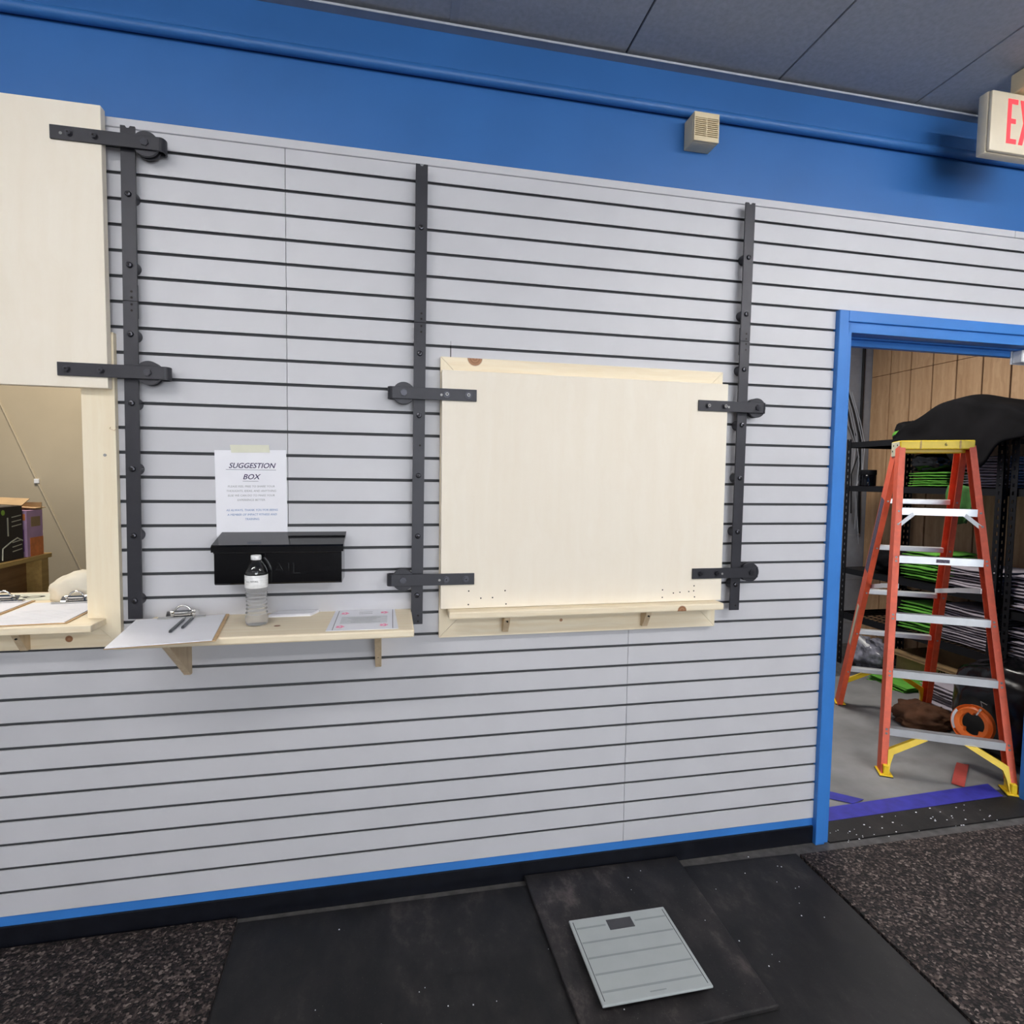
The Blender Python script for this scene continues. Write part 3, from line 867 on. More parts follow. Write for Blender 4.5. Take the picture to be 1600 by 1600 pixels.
for i, (s0, t0, s1, t1) in enumerate([(0.000, -0.062, 0.012, 0.108), (0.024, -0.022, 0.034, 0.118)]):
    a0 = o + u * s0 + v * t0 + Vector((0, 0, 0.0108))
    a1 = o + u * s1 + v * t1 + Vector((0, 0, 0.0108))
    d = (a1 - a0).normalized()
    pe = T('pen', ['grey ballpoint pen nearer the suggestion shelf edge, longer one of the two on the clipboard', 'grey ballpoint pen tucked nearer the bottle, second of the two on the clipboard'][i], 'pen', tuple(a0), 'pens on the clipboard')
    PT('barrel', MB().cyl(a0 + d * 0.012, a1 - d * 0.02, 0.0042, 12), 'pen', pe, 40)
    PT('tip', MB().cyl(a0, a0 + d * 0.012, 0.0012, 12, 0.0040), 'pen', pe, 40)
    PT('button', MB().cyl(a1 - d * 0.02, a1, 0.0026, 10), 'chrome', pe, 40)
clipboard((-1.065, 0.068), math.radians(3.5), 0.229, 0.316, 'clipboard with a printed form lying on the serving ledge beside the frame upright', 'chrome', 0.02, z=-0.2835)
clipboard((-1.312, 0.105), math.radians(3.5), 0.229, 0.316, 'clipboard cut off by the picture edge, farther along the serving ledge', 'chrome', 0.03, z=-0.2835)

def loose(name, label, quad, z, th, m, cat):
    cx, cy = sum(p[0] for p in quad) / 4, sum(p[1] for p in quad) / 4
    t = T(name, label, cat, (cx, cy, z))
    PT('sheet', MB().slab([(p[0], p[1], z) for p in quad], th), m, t)
    return t
cards = loose('card_stack', 'small stack of white cards at the back of the pine shelf', [(-0.393, -0.066), (-0.257, -0.064), (-0.237, -0.012), (-0.372, -0.010)], -0.2893, 0.006, 'paper', 'cards')
cards2 = PT('card', MB().slab([(-0.385, -0.060, -0.2832), (-0.255, -0.058, -0.2832), (-0.236, -0.006, -0.2832), (-0.364, -0.006, -0.2832)], 0.0014), 'paper', cards)
fl = loose('flyer', 'white printed flyer with pink corner flowers at the shelf end near the rail', [(-0.189, -0.264), (0.020, -0.266), (0.010, -0.006), (-0.184, -0.004)], -0.2893, 0.0012, 'paper', 'flyer')
zf = -0.2879
for x0, x1, y0, y1 in ((-0.172, -0.1705, -0.258, -0.010), (0.0025, 0.004, -0.260, -0.012)):
    PT('border_line', MB().box(x0, x1, y0, y1, zf - 0.0003, zf), 'ink_black', fl)
PT('print_block', MB().box(-0.156, -0.014, -0.190, -0.098, zf - 0.0003, zf - 0.00005), 'ink_pale', fl)
for i in range(4):
    PT('printed_line', MB().box(-0.135 + 0.01 * (i % 2), -0.035 - 0.012 * (i % 3), -0.122 - i * 0.017, -0.119 - i * 0.017, zf - 0.0003, zf + 0.0001), 'ink_grey', fl)
for i in range(2):
    PT('printed_line', MB().box(-0.105, -0.062, -0.040 - i * 0.022, -0.036 - i * 0.022, zf - 0.0003, zf), 'ink_grey', fl)
for px, py in ((-0.150, -0.050), (-0.024, -0.052), (-0.152, -0.222), (-0.024, -0.218)):
    mb = MB()
    for a in range(5):
        t_ = a * 2 * math.pi / 5
        mb.cyl((px + 0.008 * math.cos(t_), py + 0.010 * math.sin(t_), zf - 0.0003), (px + 0.008 * math.cos(t_), py + 0.010 * math.sin(t_), zf), 0.0052, 10)
    PT('printed_flower', mb, 'ink_pink', fl)

# ------------------------------------------------------------------ conduit, sounder, exit sign on the upper wall
ONE('conduit', MB().tube([(XL, -0.004, 1.4965), (XR, -0.004, 1.4965)], 0.0175, 20), 'blue', 'blue painted conduit running along the upper blue wall', 'conduit', (0, -0.004, 1.4965), smooth=60)
sd = T('alarm_sounder', 'small beige louvred alarm sounder box on the blue wall', 'alarm', (1.093, -0.03, 1.367))
PT('housing', MB().box(1.043, 1.141, -0.050, 0.013, 1.368, 1.4665, 0.002).box(1.045, 1.139, -0.054, -0.048, 1.370, 1.385).box(1.045, 1.139, -0.054, -0.048, 1.451, 1.4645), 'beige_plastic', sd)
for i in range(9):
    z = 1.3895 + i * 0.0067
    PT('louvre', MB().box(1.0435, 1.1405, -0.060, -0.049, z - 0.0016, z + 0.0016), 'beige_plastic', sd)
for xx in (1.046, 1.092, 1.138):
    PT('rib', MB().box(xx - 0.0018, xx + 0.0018, -0.0595, -0.049, 1.385, 1.451), 'beige_plastic', sd)
for za, zb_ in ((1.3680, 1.3855), (1.4475, 1.4665)):
    PT('face_plate', MB().box(1.0435, 1.1405, -0.060, -0.050, za, zb_, 0.001), 'beige_plastic', sd)

ex = T('exit_sign', 'cream EXIT sign with red letters hanging from the ceiling', 'sign', (2.25, -0.235, 1.36))
X0, X1, Z0, Z1 = 2.095, 2.405, 1.364, 1.573
PT('housing', MB().box(X0 - 0.002, X1 + 0.002, -0.236, -0.200, Z0 - 0.003, Z1 + 0.003, 0.005, 2), 'exit_face', ex, 40)
PT('face', MB().box(X0, X1, -0.250, -0.235, Z0, Z1, 0.006, 2), 'exit_face', ex, 40)
PT('canopy', MB().box(2.20, 2.32, -0.300, -0.225, 1.578, 1.6495, 0.004), 'beige_plastic', ex)
def letter(nm, polys):
    mb = MB()
    for q in polys:
        mb.prism(q, 'xz', -0.2512, -0.249)
    PT('letter', mb, 'exit_red', ex)
lz0, lz1, sw = 1.396, 1.550, 0.0165
def R_(a, b, c, d):
    return [(a, c), (b, c), (b, d), (a, d)]
x = 2.166
letter('E', [R_(x, x + sw, lz0, lz1), R_(x + sw, x + 0.044, lz0, lz0 + sw), R_(x + sw, x + 0.044, lz1 - sw, lz1), R_(x + sw, x + 0.038, 1.466, 1.466 + sw)])
x = 2.2205
letter('X', [[(x, lz0), (x + sw * 1.1, lz0), (x + 0.054, lz1), (x + 0.054 - sw * 1.1, lz1)], [(x + 0.054 - sw * 1.1, lz0), (x + 0.054, lz0), (x + sw * 1.1, lz1), (x, lz1)]])
x = 2.287
letter('I', [R_(x, x + sw, lz0, lz1)])
x = 2.316
letter('T', [R_(x, x + 0.048, lz1 - sw, lz1), R_(x + 0.0158, x + 0.0158 + sw, lz0, lz1 - sw)])

dc = T('door_closer', 'white block fixed under the blue door head', 'door hardware', (2.70, 0.05, 0.70))
PT('cover', MB().box(2.672, 2.765, 0.030, 0.072, 0.697, 0.750, 0.003), 'cap_white', dc)
PT('plate', MB().box(2.664, 2.765, 0.072, 0.0745, 0.694, 0.7505), 'angle', dc)

# ------------------------------------------------------------------ office seen through the serving hole
sh = T('office_shelf', 'golden wood shelf unit carrying drinks cartons in the room behind', 'shelf', (-1.8, 0.8, -0.45))
PT('top_board', MB().box(-1.98, -1.600, 0.35, 1.150, -0.243, -0.222, 0.002), 'wood_box', sh)
PT('back_panel', MB().box(-1.70, -1.675, 0.36, 1.135, FL, -0.244), 'wood_panel', sh)
PT('end_post', MB().box(-1.675, -1.612, 1.085, 1.140, FL, -0.244), 'wood_box', sh)
cA = T('drinks_carton', 'orange and purple drinks carton at the shelf end', 'carton', (-1.67, 1.03, -0.222))
ax0, ax1, ay0, ay1, az0, az1 = -1.735, -1.612, 0.985, 1.105, -0.2215, 0.000
PT('box', MB().box(ax0, ax1, ay0, ay1, az0, az1 - 0.012), 'purple', cA)
PT('end_print', MB().box(ax1 - 0.001, ax1 + 0.001, ay0 + 0.02, ay1, az0, az0 + 0.085), 'orange_print', cA)
PT('end_print', MB().box(ax1 - 0.001, ax1 + 0.001, ay0 + 0.03, ay1 - 0.02, az0 + 0.135, az0 + 0.180), 'cardboard', cA)
PT('panel_print', MB().box(ax0 + 0.025, ax1 - 0.012, ay0 - 0.001, ay0 + 0.001, az0 + 0.025, az0 + 0.125), 'purple_dark', cA)
PT('panel_print', MB().box(ax0 + 0.01, ax1 - 0.006, ay0 - 0.001, ay0 + 0.001, az0 + 0.166, az0 + 0.195), 'orange_print', cA)
TEXT('12', 0.030, 'paper', cA, (ax1 - 0.035, ay0 - 0.0008, az0 + 0.146), (1, 0, 0), (0, 0, 1))
PT('flap', MB().bar((ax0 + 0.03, ay1 - 0.02, az1 + 0.002), (ax1, ay1 - 0.01, az1 - 0.004), 0.10, 0.003, (0, 0, 1)).box(ax0, ax1, ay1 - 0.003, ay1, az1 - 0.012, az1 + 0.022), 'cardboard', cA)
cB = T('drinks_carton', 'black drinks carton with torn flap and lime mark, nearer the picture edge', 'carton', (-1.70, 0.85, -0.222))
bx0, bx1, by0, by1 = -1.760, -1.618, 0.790, 0.965
PT('box', MB().box(bx0, bx1, by0, by1, -0.2215, 0.012), 'can_black', cB)
PT('flap', MB().slab([(bx0, by1 - 0.01, 0.020), (bx1 + 0.010, by1 - 0.02, 0.012), (bx1 + 0.005, by1 + 0.05, 0.040), (bx0 + 0.02, by1 + 0.05, 0.045)], 0.003), 'cardboard', cB)
for i in range(3):
    for zz in (-0.075, -0.185):
        PT('printed_slash', MB().bar((bx1 + 0.0006, by0 + 0.100, zz + i * 0.020), (bx1 + 0.0006, by0 + 0.165, zz + 0.006 + i * 0.020), 0.001, 0.004), 'plate', cB)
PT('printed_mark', MB().cyl((bx1 - 0.0005, by0 + 0.045, -0.012), (bx1 + 0.001, by0 + 0.045, -0.012), 0.012, 7), 'green_print', cB)
PT('printed_arc', MB().tube([(bx1 + 0.0005, by0 + 0.03, -0.215), (bx1 + 0.0005, by0 + 0.035, -0.165), (bx1 + 0.0005, by0 + 0.09, -0.142), (bx1 + 0.0005, by0 + 0.135, -0.128), (bx1 + 0.0005, by0 + 0.172, -0.143)], 0.003, 6), 'plate', cB)
PT('printed_strip', MB().box(bx1 - 0.0005, bx1 + 0.001, by0 + 0.070, by0 + 0.078, -0.115, -0.035), 'plate', cB)
ONE('wall_cable', MB().tube([(-2.40, 2.196, 0.62), (-2.284, 2.196, 0.321), (-2.202, 2.196, 0.106), (-1.956, 2.196, -0.505), (-1.80, 2.196, -0.88)], 0.006, 8), 'beige_wall', 'thin beige cable slanting down the office wall', 'cable', (-2.1, 2.196, 0))
ONE('cable_clip', MB().box(-2.216, -2.188, 2.186, 2.1995, 0.090, 0.120, 0.003), 'cap_white', 'small white clip on the slanting office wall cable', 'clip', (-2.2, 2.19, 0.1))
ONE('cream_cloth', MB().blob((-1.045, 0.300, -0.262), (0.130, 0.060, 0.080), 0.10, 2.6, 52, 2.2, 44, 24, flat=-0.2832), 'cream_cloth', 'crumpled cream cloth on the serving ledge behind a clipboard', 'cloth', (-1.05, 0.30, -0.283), smooth=180)
sg = loose('lettered_card', 'cream card with bold black brush letters lying at the back of the ledge', [(-1.44, 0.285), (-1.17, 0.285), (-1.17, 0.405), (-1.44, 0.405)], -0.2833, 0.002, 'tape', 'card')
TEXT('vo', 0.085, 'ink_black', sg, (-1.285, 0.345, -0.2811), (1, 0, 0), (0, 1, 0), shear=0.3, sx=1.5)

# ------------------------------------------------------------------ step ladder
e = Vector((0.859, -0.511, 0)).normalized()
n_ = Vector((0.511, 0.859, 0)).normalized()
LO = Vector((2.445, 0.41, FL))
zU = Vector((0, 0, 1))
ld = T('step_ladder', 'orange fibreglass step ladder with yellow top cap in the doorway', 'ladder', tuple(LO + e * 0.285 + n_ * 0.5))
HT_, TF, TR = 1.70, 0.40, 0.56
def fp(s, z):
    """front face: s = -1..1 across, z up"""
    k = z / HT_
    return LO + e * (0.285 + s * (0.272 - 0.112 * k)) + n_ * (TF * k) + zU * z
def rp(s, z):
    k = z / HT_
    return LO + e * (0.240 + 0.045 * k + s * (0.245 - 0.095 * k)) + n_ * (1.05 - (1.05 - TR) * k) + zU * z
ZF = (0.216, 0.50, 0.787, 1.085, 1.34)
ZR = (0.262, 0.535, 0.812, 1.10, 1.385)
def channel(fn, s, z0, z1, inward, nd, name, dp=0.066):
    a, b = fn(s, z0), fn(s, z1)
    mb = MB()
    mb.bar(a, b, 0.030, 0.004, nd)                 # front flange
    mb.bar(a + n_ * dp * nd.dot(n_), b + n_ * dp * nd.dot(n_), 0.026, 0.004, nd)
    web = e * (-0.0135 * inward)
    mb.bar(a + web + n_ * dp / 2 * nd.dot(n_), b + web + n_ * dp / 2 * nd.dot(n_), 0.004, dp + 0.002, nd)
    return PT(name, mb, 'fibreglass', ld)
fr_rails = [channel(fp, s, 0.012, HT_ - 0.01, -s, n_, 'front_rail') for s in (-1, 1)]
re_rails = [channel(rp, s, 0.012, HT_ - 0.03, -s, -n_, 'rear_rail', 0.092) for s in (-1, 1)]
PT('warning_label', MB().bar(rp(-1, 0.95) - e * 0.0160 - n_ * 0.044, rp(-1, 1.40) - e * 0.0160 - n_ * 0.044, 0.001, 0.070, n_), 'sticker', re_rails[0])
PT('warning_label', MB().bar(rp(-1, 0.45) - e * 0.0160 - n_ * 0.044, rp(-1, 0.72) - e * 0.0160 - n_ * 0.044, 0.001, 0.040, n_), 'plate', re_rails[0])
for i, z in enumerate(ZF):
    a, b = fp(-1, z) + e * 0.014, fp(1, z) - e * 0.014
    c = (a + b) / 2
    L = (b - a).length
    mb = MB().obox(c + n_ * 0.0 + zU * 0.0, (e, n_, zU), (L / 2, 0.003, 0.019)).obox(c + n_ * 0.017 + zU * 0.016, (e, n_, zU), (L / 2, 0.017, 0.003)).obox(c + n_ * 0.034, (e, n_, zU), (L / 2, 0.003, 0.017))
    st = PT('step', mb, 'alu', ld)
    if i == 3:
        PT('step_label', MB().obox(c - n_ * 0.0032 + e * 0.01, (e, n_, zU), (0.030, 0.0005, 0.009), 0.0004), 'sticker', st)
    for s in (-1, 1):
        for dz in ((0.0,) if i == 4 else (-0.010, 0.010)):
            q = fp(s, z + dz) - n_ * 0.004
            PT('rivet', MB().cyl(q, q + n_ * 0.004, 0.0055, 10), 'zinc', ld)
for s in (-1, 1):
    q = fp(s, ZF[4] - 0.07) - n_ * 0.004
    PT('rivet', MB().cyl(q, q + n_ * 0.004, 0.0055, 10), 'zinc', ld)
    PT('top_brace', MB().bar(fp(s * 0.97, ZF[4] - 0.075) + n_ * 0.002, fp(s * 0.62, ZF[4] - 0.012) + n_ * 0.002, 0.004, 0.020, zU), 'alu', ld)
for i, z in enumerate(ZR):
    a, b = rp(-1, z) + e * 0.012 - n_ * 0.02, rp(1, z) - e * 0.012 - n_ * 0.02
    PT('rear_bar', MB().bar(a, b, 0.040, 0.030, zU, 0.003), 'alu', ld)
    for s in (-1, 1):
        q = rp(s, z) - n_ * 0.098
        PT('rivet', MB().cyl(q, q + n_ * 0.006, 0.005, 8), 'zinc', ld)
def knee(fn, s, z1, zfoot, off, m='yellow'):
    """diagonal foot brace from the bottom step to the rail foot"""
    A = [fn(s * 0.50, z1 - 0.018), fn(s * 0.30, z1 - 0.018), fn(s * 0.86, z1 - 0.105), fn(s * 0.905, z1 - 0.150), fn(s * 0.925, zfoot + 0.012), fn(s * 0.96, zfoot + 0.012), fn(s * 0.955, z1 - 0.085)]
    A = [A[1], A[2], A[3], A[4], A[5], A[6], A[0]]
    vs = [p + off - n_ * 0.010 for p in A] + [p + off + n_ * 0.012 for p in A]
    k = len(A)
    fs = [(i, (i + 1) % k, k + (i + 1) % k, k + i) for i in range(k)] + [tuple(reversed(range(k))), tuple(range(k, 2 * k))]
    return PT('foot_brace', MB().add(vs, fs), m, ld)
for s in (-1, 1):
    knee(fp, s, ZF[0], 0.0, n_ * 0.004)
    knee(rp, s, ZR[0], 0.0, -n_ * 0.010)
    for fn, dd in ((fp, n_), (rp, -n_)):
        q = fn(s, 0.006) + dd * 0.030 - e * s * 0.006
        ft = PT('foot', MB().obox(q + zU * 0.004, (e, n_, zU), (0.030, 0.048, 0.004), 0.002).obox(q + zU * 0.03, (e, n_, zU), (0.012, 0.040, 0.024), 0.003), 'yellow', ld)
        PT('foot_pad', MB().obox(q - zU * 0.002, (e, n_, zU), (0.031, 0.049, 0.0035)), 'base', ft)
for s in (-1, 1):
    sp = MB().bar(rp(s * 0.88, 0.845) - n_ * 0.03, (rp(s * 0.88, 0.845) + fp(s * 0.88, 0.94)) / 2 + n_ * 0.02, 0.006, 0.026, zU)
    sp.bar((rp(s * 0.88, 0.845) + fp(s * 0.88, 0.94)) / 2 + n_ * 0.03, fp(s * 0.88, 0.94) + n_ * 0.035, 0.006, 0.026, zU)
    spr = PT('spreader', sp, 'cap_white', ld)
cc = LO + e * 0.285 + n_ * 0.475 + zU * 1.702
cap = PT('top_cap', MB().obox(cc, (e, n_, zU), (0.172, 0.080, 0.024), 0.005, 2).obox(cc + n_ * 0.025 - zU * 0.03, (e, n_, zU), (0.150, 0.050, 0.012), 0.003), 'yellow', ld)
PT('end_plate', MB().obox(cc - e * 0.1725 - zU * 0.02, (n_, e, zU), (0.072, 0.002, 0.040), 0.001), 'plate', cap)
for a, b in ((-0.04, 0.0), (0.03, 0.0), (0.045, -0.03), (-0.05, -0.035)):
    q = cc - e * 0.1735 + n_ * a + zU * b
    PT('plate_screw', MB().cyl(q - e * 0.003, q, 0.005, 8), 'hole', cap)
for a in (-0.075, 0.105):
    q = cc + e * a - n_ * 0.0795
    PT('cap_notch', MB().obox(q, (e, n_, zU), (0.004, 0.002, 0.022)), 'ink_black' if False else 'wood_box', cap)
TEXT('6', 0.026, 'ink_black', cap, tuple(cc + e * 0.04 - n_ * 0.0805 + zU * 0.001), tuple(e), (0, 0, 1), ext=0.0004)

# ------------------------------------------------------------------ storage shelving
SX0, SX1, SY0, SY1 = 3.63, 4.245, 0.820, 2.065
sv = T('shelving_unit', 'black bolted steel shelving unit along the wood panelled storage wall', 'shelving', ((SX0 + SX1) / 2, (SY0 + SY1) / 2, FL))
def perforated(x, y, dx, dy, z0, z1):
    """slotted angle post: corner at x, y, flanges run towards dx, dy"""
    mb = MB()
    fw, th = 0.042, 0.003
    def strip(a0, a1, along, z0_, z1_):
        if along == 'x':
            xs = sorted((x + dx * a0, x + dx * a1))
            mb.box(xs[0], xs[1], min(y, y + dy * th), max(y, y + dy * th), z0_, z1_)
        else:
            ys = sorted((y + dy * a0, y + dy * a1))
            mb.box(min(x, x + dx * th), max(x, x + dx * th), ys[0], ys[1], z0_, z1_)
    for al in ('x', 'y'):
        strip(0.0, 0.014, al, z0, z1)
        strip(0.026, fw, al, z0, z1)
        z = z0
        while z < z1 - 0.01:
            strip(0.014, 0.026, al, z, min(z + 0.028, z1))
            z += 0.05
    return mb
ZP = 0.515
for x, dx in ((SX0, 1), (SX1, -1)):
    for y, dy in ((SY0, 1), (SY1, -1)):
        PT('post', perforated(x, y, dx, dy, FL, ZP), 'rack', sv)
LEV = (0.490, 0.140, -0.530, -0.895)
for zt in LEV:
    h = 0.044 if zt > -0.8 else 0.052
    for a in (SX0 + 0.003, SX1 - 0.005):
        PT('beam', MB().box(a, a + 0.003, SY0 + 0.002, SY1 - 0.002, zt - h, zt).box(a - 0.001, a + 0.012, SY0 + 0.004, SY1 - 0.004, zt - 0.003, zt), 'rack', sv)
    for a in (SY0 + 0.004, SY1 - 0.007):
        PT('end_beam', MB().box(SX0 + 0.004, SX1 - 0.004, a, a + 0.003, zt - h, zt).box(SX0 + 0.004, SX1 - 0.004, a - 0.001, a + 0.010, zt - 0.003, zt), 'rack', sv)
    if zt == LEV[3]:
        mb = MB()
        y = SY0 + 0.02
        while y < SY1 - 0.01:
            mb.box(SX0 + 0.006, SX1 - 0.006, y - 0.0025, y + 0.0025, zt - 0.006, zt - 0.002)
            y += 0.042
        x = SX0 + 0.03
        while x < SX1 - 0.01:
            mb.box(x - 0.003, x + 0.003, SY0 + 0.006, SY1 - 0.006, zt - 0.012, zt - 0.007)
            x += 0.075
        q = PT('wire_deck', mb, 'rack', sv)
        q['kind'] = 'stuff'
    else:
        PT('deck', MB().box(SX0 + 0.008, SX1 - 0.008, SY0 + 0.01, SY1 - 0.01, zt - 0.012, zt - 0.001), 'rack', sv)

# folded shirts, one mesh per colour, every shirt an object
def shirt_mesh(name, m, lx, ly, th, seed):
    mb = MB()
    nu, nv = 12, 10
    def pt(u_, v_, side):
        x = (u_ - 0.5) * lx
        y = (v_ - 0.5) * ly
        r = max(abs(u_ - 0.5), abs(v_ - 0.5)) * 2
        edge = max(0.0, 1 - r ** 8)
        q = Vector((u_ * 3 + seed, v_ * 3, seed * 1.3))
        wz = 0.35 * th * noise.noise(q)
        z = wz + side * th * 0.62 * (0.25 + 0.75 * math.sqrt(edge))
        k = 1 + 0.035 * noise.noise(q * 2 + Vector((9, 0, 0)))
        return (x * k, y * k, z)
    top = [pt(i / nu, j / nv, 1) for j in range(nv + 1) for i in range(nu + 1)]
    bot = [pt(i / nu, j / nv, -1) for j in range(nv + 1) for i in range(nu + 1)]
    k = len(top)
    fs = []
    for j in range(nv):
        for i in range(nu):
            a = j * (nu + 1) + i
            fs.append((a, a + 1, a + nu + 2, a + nu + 1))
            fs.append((k + a, k + a + nu + 1, k + a + nu + 2, k + a + 1))
    ring = [i for i in range(nu + 1)] + [(j + 1) * (nu + 1) - 1 for j in range(1, nv + 1)] + [nv * (nu + 1) + i for i in range(nu - 1, -1, -1)] + [j * (nu + 1) for j in range(nv - 1, 0, -1)]
    for a, b in zip(ring, ring[1:] + ring[:1]):
        fs.append((a, k + a, k + b, b))
    mb.add(top + bot, fs)
    me_o = link_mesh(name, mb, m, (0, 0, 0), 60)
    me = me_o.data
    bpy.data.objects.remove(me_o)
    return me
SHIRT = {}
for col, m in (('green', 'green_cloth'), ('grey', 'grey_cloth')):
    SHIRT[col] = [shirt_mesh('folded_shirt', m, 0.36, 0.30, 1.0 * 0.02, s_ + (0 if col == 'green' else 5)) for s_ in range(3)]
ORD = ['topmost', 'second', 'third', 'fourth', 'fifth', 'sixth', 'seventh', 'eighth', 'ninth', 'tenth', 'eleventh', 'twelfth', 'thirteenth', 'fourteenth']
def stack(col, cx, cy, z0, z1, n, sx, sy, label, group, lean=(0, 0)):
    th = (z1 - z0) / n
    for i in range(n):
        o_ = bpy.data.objects.new('folded_shirt', SHIRT[col][random.randrange(3)])
        COL.objects.link(o_)
        k = i / max(1, n - 1)
        o_.location = (cx + lean[0] * k + random.uniform(-0.010, 0.010), cy + lean[1] * k + random.uniform(-0.010, 0.010), z0 + th * (i + 0.5) + ZO)
        o_.rotation_euler = (random.uniform(-0.012, 0.012), random.uniform(-0.012, 0.012), random.uniform(-0.05, 0.05))
        o_.scale = (sx * random.uniform(0.96, 1.04), sy * random.uniform(0.96, 1.04), th / 0.02 * 0.80)
        q = n - 1 - i
        o_['label'] = 'folded %s shirt, %s the %s' % (col, 'topmost in' if q == 0 else ('lowest in' if i == 0 else ORD[q] + ' from the top of'), label)
        o_['category'], o_['group'] = 'shirt', group
stack('green', 3.86, 1.375, 0.142, 0.245, 6, 1.0, 0.98, 'second-shelf stack under the yellow ladder cap', 'green shirts under the black bag')
stack('grey', 3.86, 0.985, 0.142, 0.345, 11, 1.05, 0.98, 'second-shelf stack beside the slotted post', 'grey shirts on the second shelf')
stack('green', 3.86, 1.395, -0.528, -0.318, 10, 1.0, 0.95, 'tall third-shelf stack behind the ladder', 'green shirts on the third shelf')
stack('grey', 3.86, 1.030, -0.528, -0.378, 8, 1.05, 1.12, 'third-shelf stack by the ladder spreader', 'grey shirts on the third shelf')
stack('green', 3.86, 1.390, -0.893, -0.690, 9, 1.0, 1.0, 'wire-shelf stack behind the ladder', 'green shirts on the wire shelf')
stack('grey', 3.86, 1.045, -0.893, -0.640, 14, 1.05, 1.18, 'tallest stack, on the wire shelf', 'grey shirts on the wire shelf')
stack('green', 3.66, 1.47, FL + 0.004, FL + 0.062, 4, 0.75, 1.1, 'low pile on the storage floor', 'green shirts on the floor')
stack('grey', 3.66, 1.055, FL + 0.004, FL + 0.172, 8, 0.75, 1.0, 'pile on the storage floor', 'grey shirts on the floor')
# second shelving unit, nearer the doorway, with its own stacks
sv2 = T('shelving_unit', 'second black shelving unit nearer the doorway, mostly hidden behind the door frame', 'shelving', (3.94, 0.5, FL))
for x, dx in ((SX0 + 0.02, 1), (SX1, -1)):
    PT('post', perforated(x, 0.795, dx, -1, FL, ZP), 'rack', sv2)
    PT('post', perforated(x, 0.18, dx, 1, FL, ZP), 'rack', sv2)
for zt in (0.14, -0.60, -0.93):
    PT('deck', MB().box(SX0 + 0.03, SX1 - 0.008, 0.19, 0.785, zt - 0.044, zt), 'rack', sv2)
stack('grey', 3.87, 0.60, -0.598, -0.365, 11, 1.05, 1.15, 'upper stack beyond the slotted post', 'grey shirts on the second unit')
stack('grey', 3.87, 0.60, -0.928, -0.690, 12, 1.05, 1.15, 'lower stack beyond the slotted post', 'grey shirts low on the second unit')

# black jacket thrown over the top shelf: one draped sheet
def jacket_fn(u_, v_):
    y = 1.575 - 0.975 * u_
    t = u_
    top = 0.51 + 0.20 * (math.sin(min(1, max(0, (t - 0.02) / 0.98)) * math.pi) ** 0.75) + 0.05 * math.exp(-((t - 0.42) / 0.16) ** 2)
    drop = 0.44 - 0.16 * math.exp(-((t - 0.60) / 0.16) ** 4)
    if v_ < 0.6:
        a = v_ / 0.6
        x = 4.15 - 0.56 * a
        z = 0.495 + (top - 0.495) * math.sin(math.pi * (0.10 + 0.62 * a)) ** 0.6
    else:
        a = (v_ - 0.6) / 0.4
        z1 = 0.495 + (top - 0.495) * math.sin(math.pi * 0.72) ** 0.6
        x = 3.59 - 0.035 * math.sin(a * math.pi * 0.5)
        z = z1 + (drop - z1) * a
    q = Vector((y * 5, v_ * 4, 3.3))
    return (x + 0.03 * noise.noise(q * 1.3), y, z + 0.022 * noise.noise(q))
o = ONE('black_jacket', MB().grid(jacket_fn, 44, 30), 'black_cloth', 'black fleece jacket heaped on the top shelf and hanging over its edge', 'jacket', (3.85, 1.2, 0.5), smooth=180)
md = o.modifiers.new('s', 'SOLIDIFY')
md.thickness = 0.012
ONE('black_bag', MB().blob((3.86, 1.665, 0.562), (0.15, 0.085, 0.072), 0.15, 2.5, 3, 2.4, flat=0.4915), 'dark_cloth', 'small black bag with green printed end beside the jacket on the top shelf', 'bag', (3.86, 1.55, 0.49), smooth=180)
ONE('green_bundle', MB().blob((3.69, 1.650, 0.525), (0.026, 0.034, 0.030), 0.2, 3, 8, 2.0, 20, 12, flat=0.4915), 'green_cloth', 'small green and white printed bundle at the end of the top shelf', 'bag', (3.74, 1.66, 0.49), smooth=180)
ONE('bin_liner', MB().blob((3.84, 1.40, 0.315), (0.17, 0.17, 0.080), 0.22, 3.2, 11, 2.4, flat=0.249), 'black_bag', 'shiny black plastic bag on top of the green shirts', 'bag', (3.84, 1.40, 0.249), smooth=180)
def hang_fn(u_, v_):
    y = 1.15 - 0.16 * u_
    z = 0.16 - (0.20 + 0.05 * math.sin(u_ * 3)) * v_
    return (3.606 - 0.022 * math.sin(u_ * 11 + v_ * 4) * (0.3 + v_), y + 0.007 * math.sin(v_ * 7), z - 0.012 * abs(math.sin(u_ * 5)))
o = ONE('green_shirt', MB().grid(hang_fn, 14, 12), 'green_shaded', 'crumpled green shirt hanging off the second shelf edge behind the ladder', 'shirt', (3.61, 1.05, 0.0), smooth=180)
o.modifiers.new('s', 'SOLIDIFY').thickness = 0.010
cu = T('black_jar', 'black jar with a dark lid at the end of the second shelf', 'jar', (3.765, 1.985, 0.140))
PT('body', MB().lathe((3.765, 1.985, 0.140), [(0.055, 0), (0.062, 0.005), (0.062, 0.085), (0.058, 0.09)], 28), 'gloss_black', cu, 40)
PT('lid', MB().lathe((3.765, 1.985, 0.140), [(0.061, 0.088), (0.064, 0.092), (0.064, 0.126), (0.060, 0.130)], 28), 'rack', cu, 40)
ONE('black_bag', MB().blob((3.84, 1.735, -0.430), (0.19, 0.17, 0.110), 0.14, 2.2, 5, 2.4, flat=-0.5285), 'black_cloth', 'soft black bag on the third shelf next to the green shirts', 'bag', (3.84, 1.735, -0.53), smooth=180)
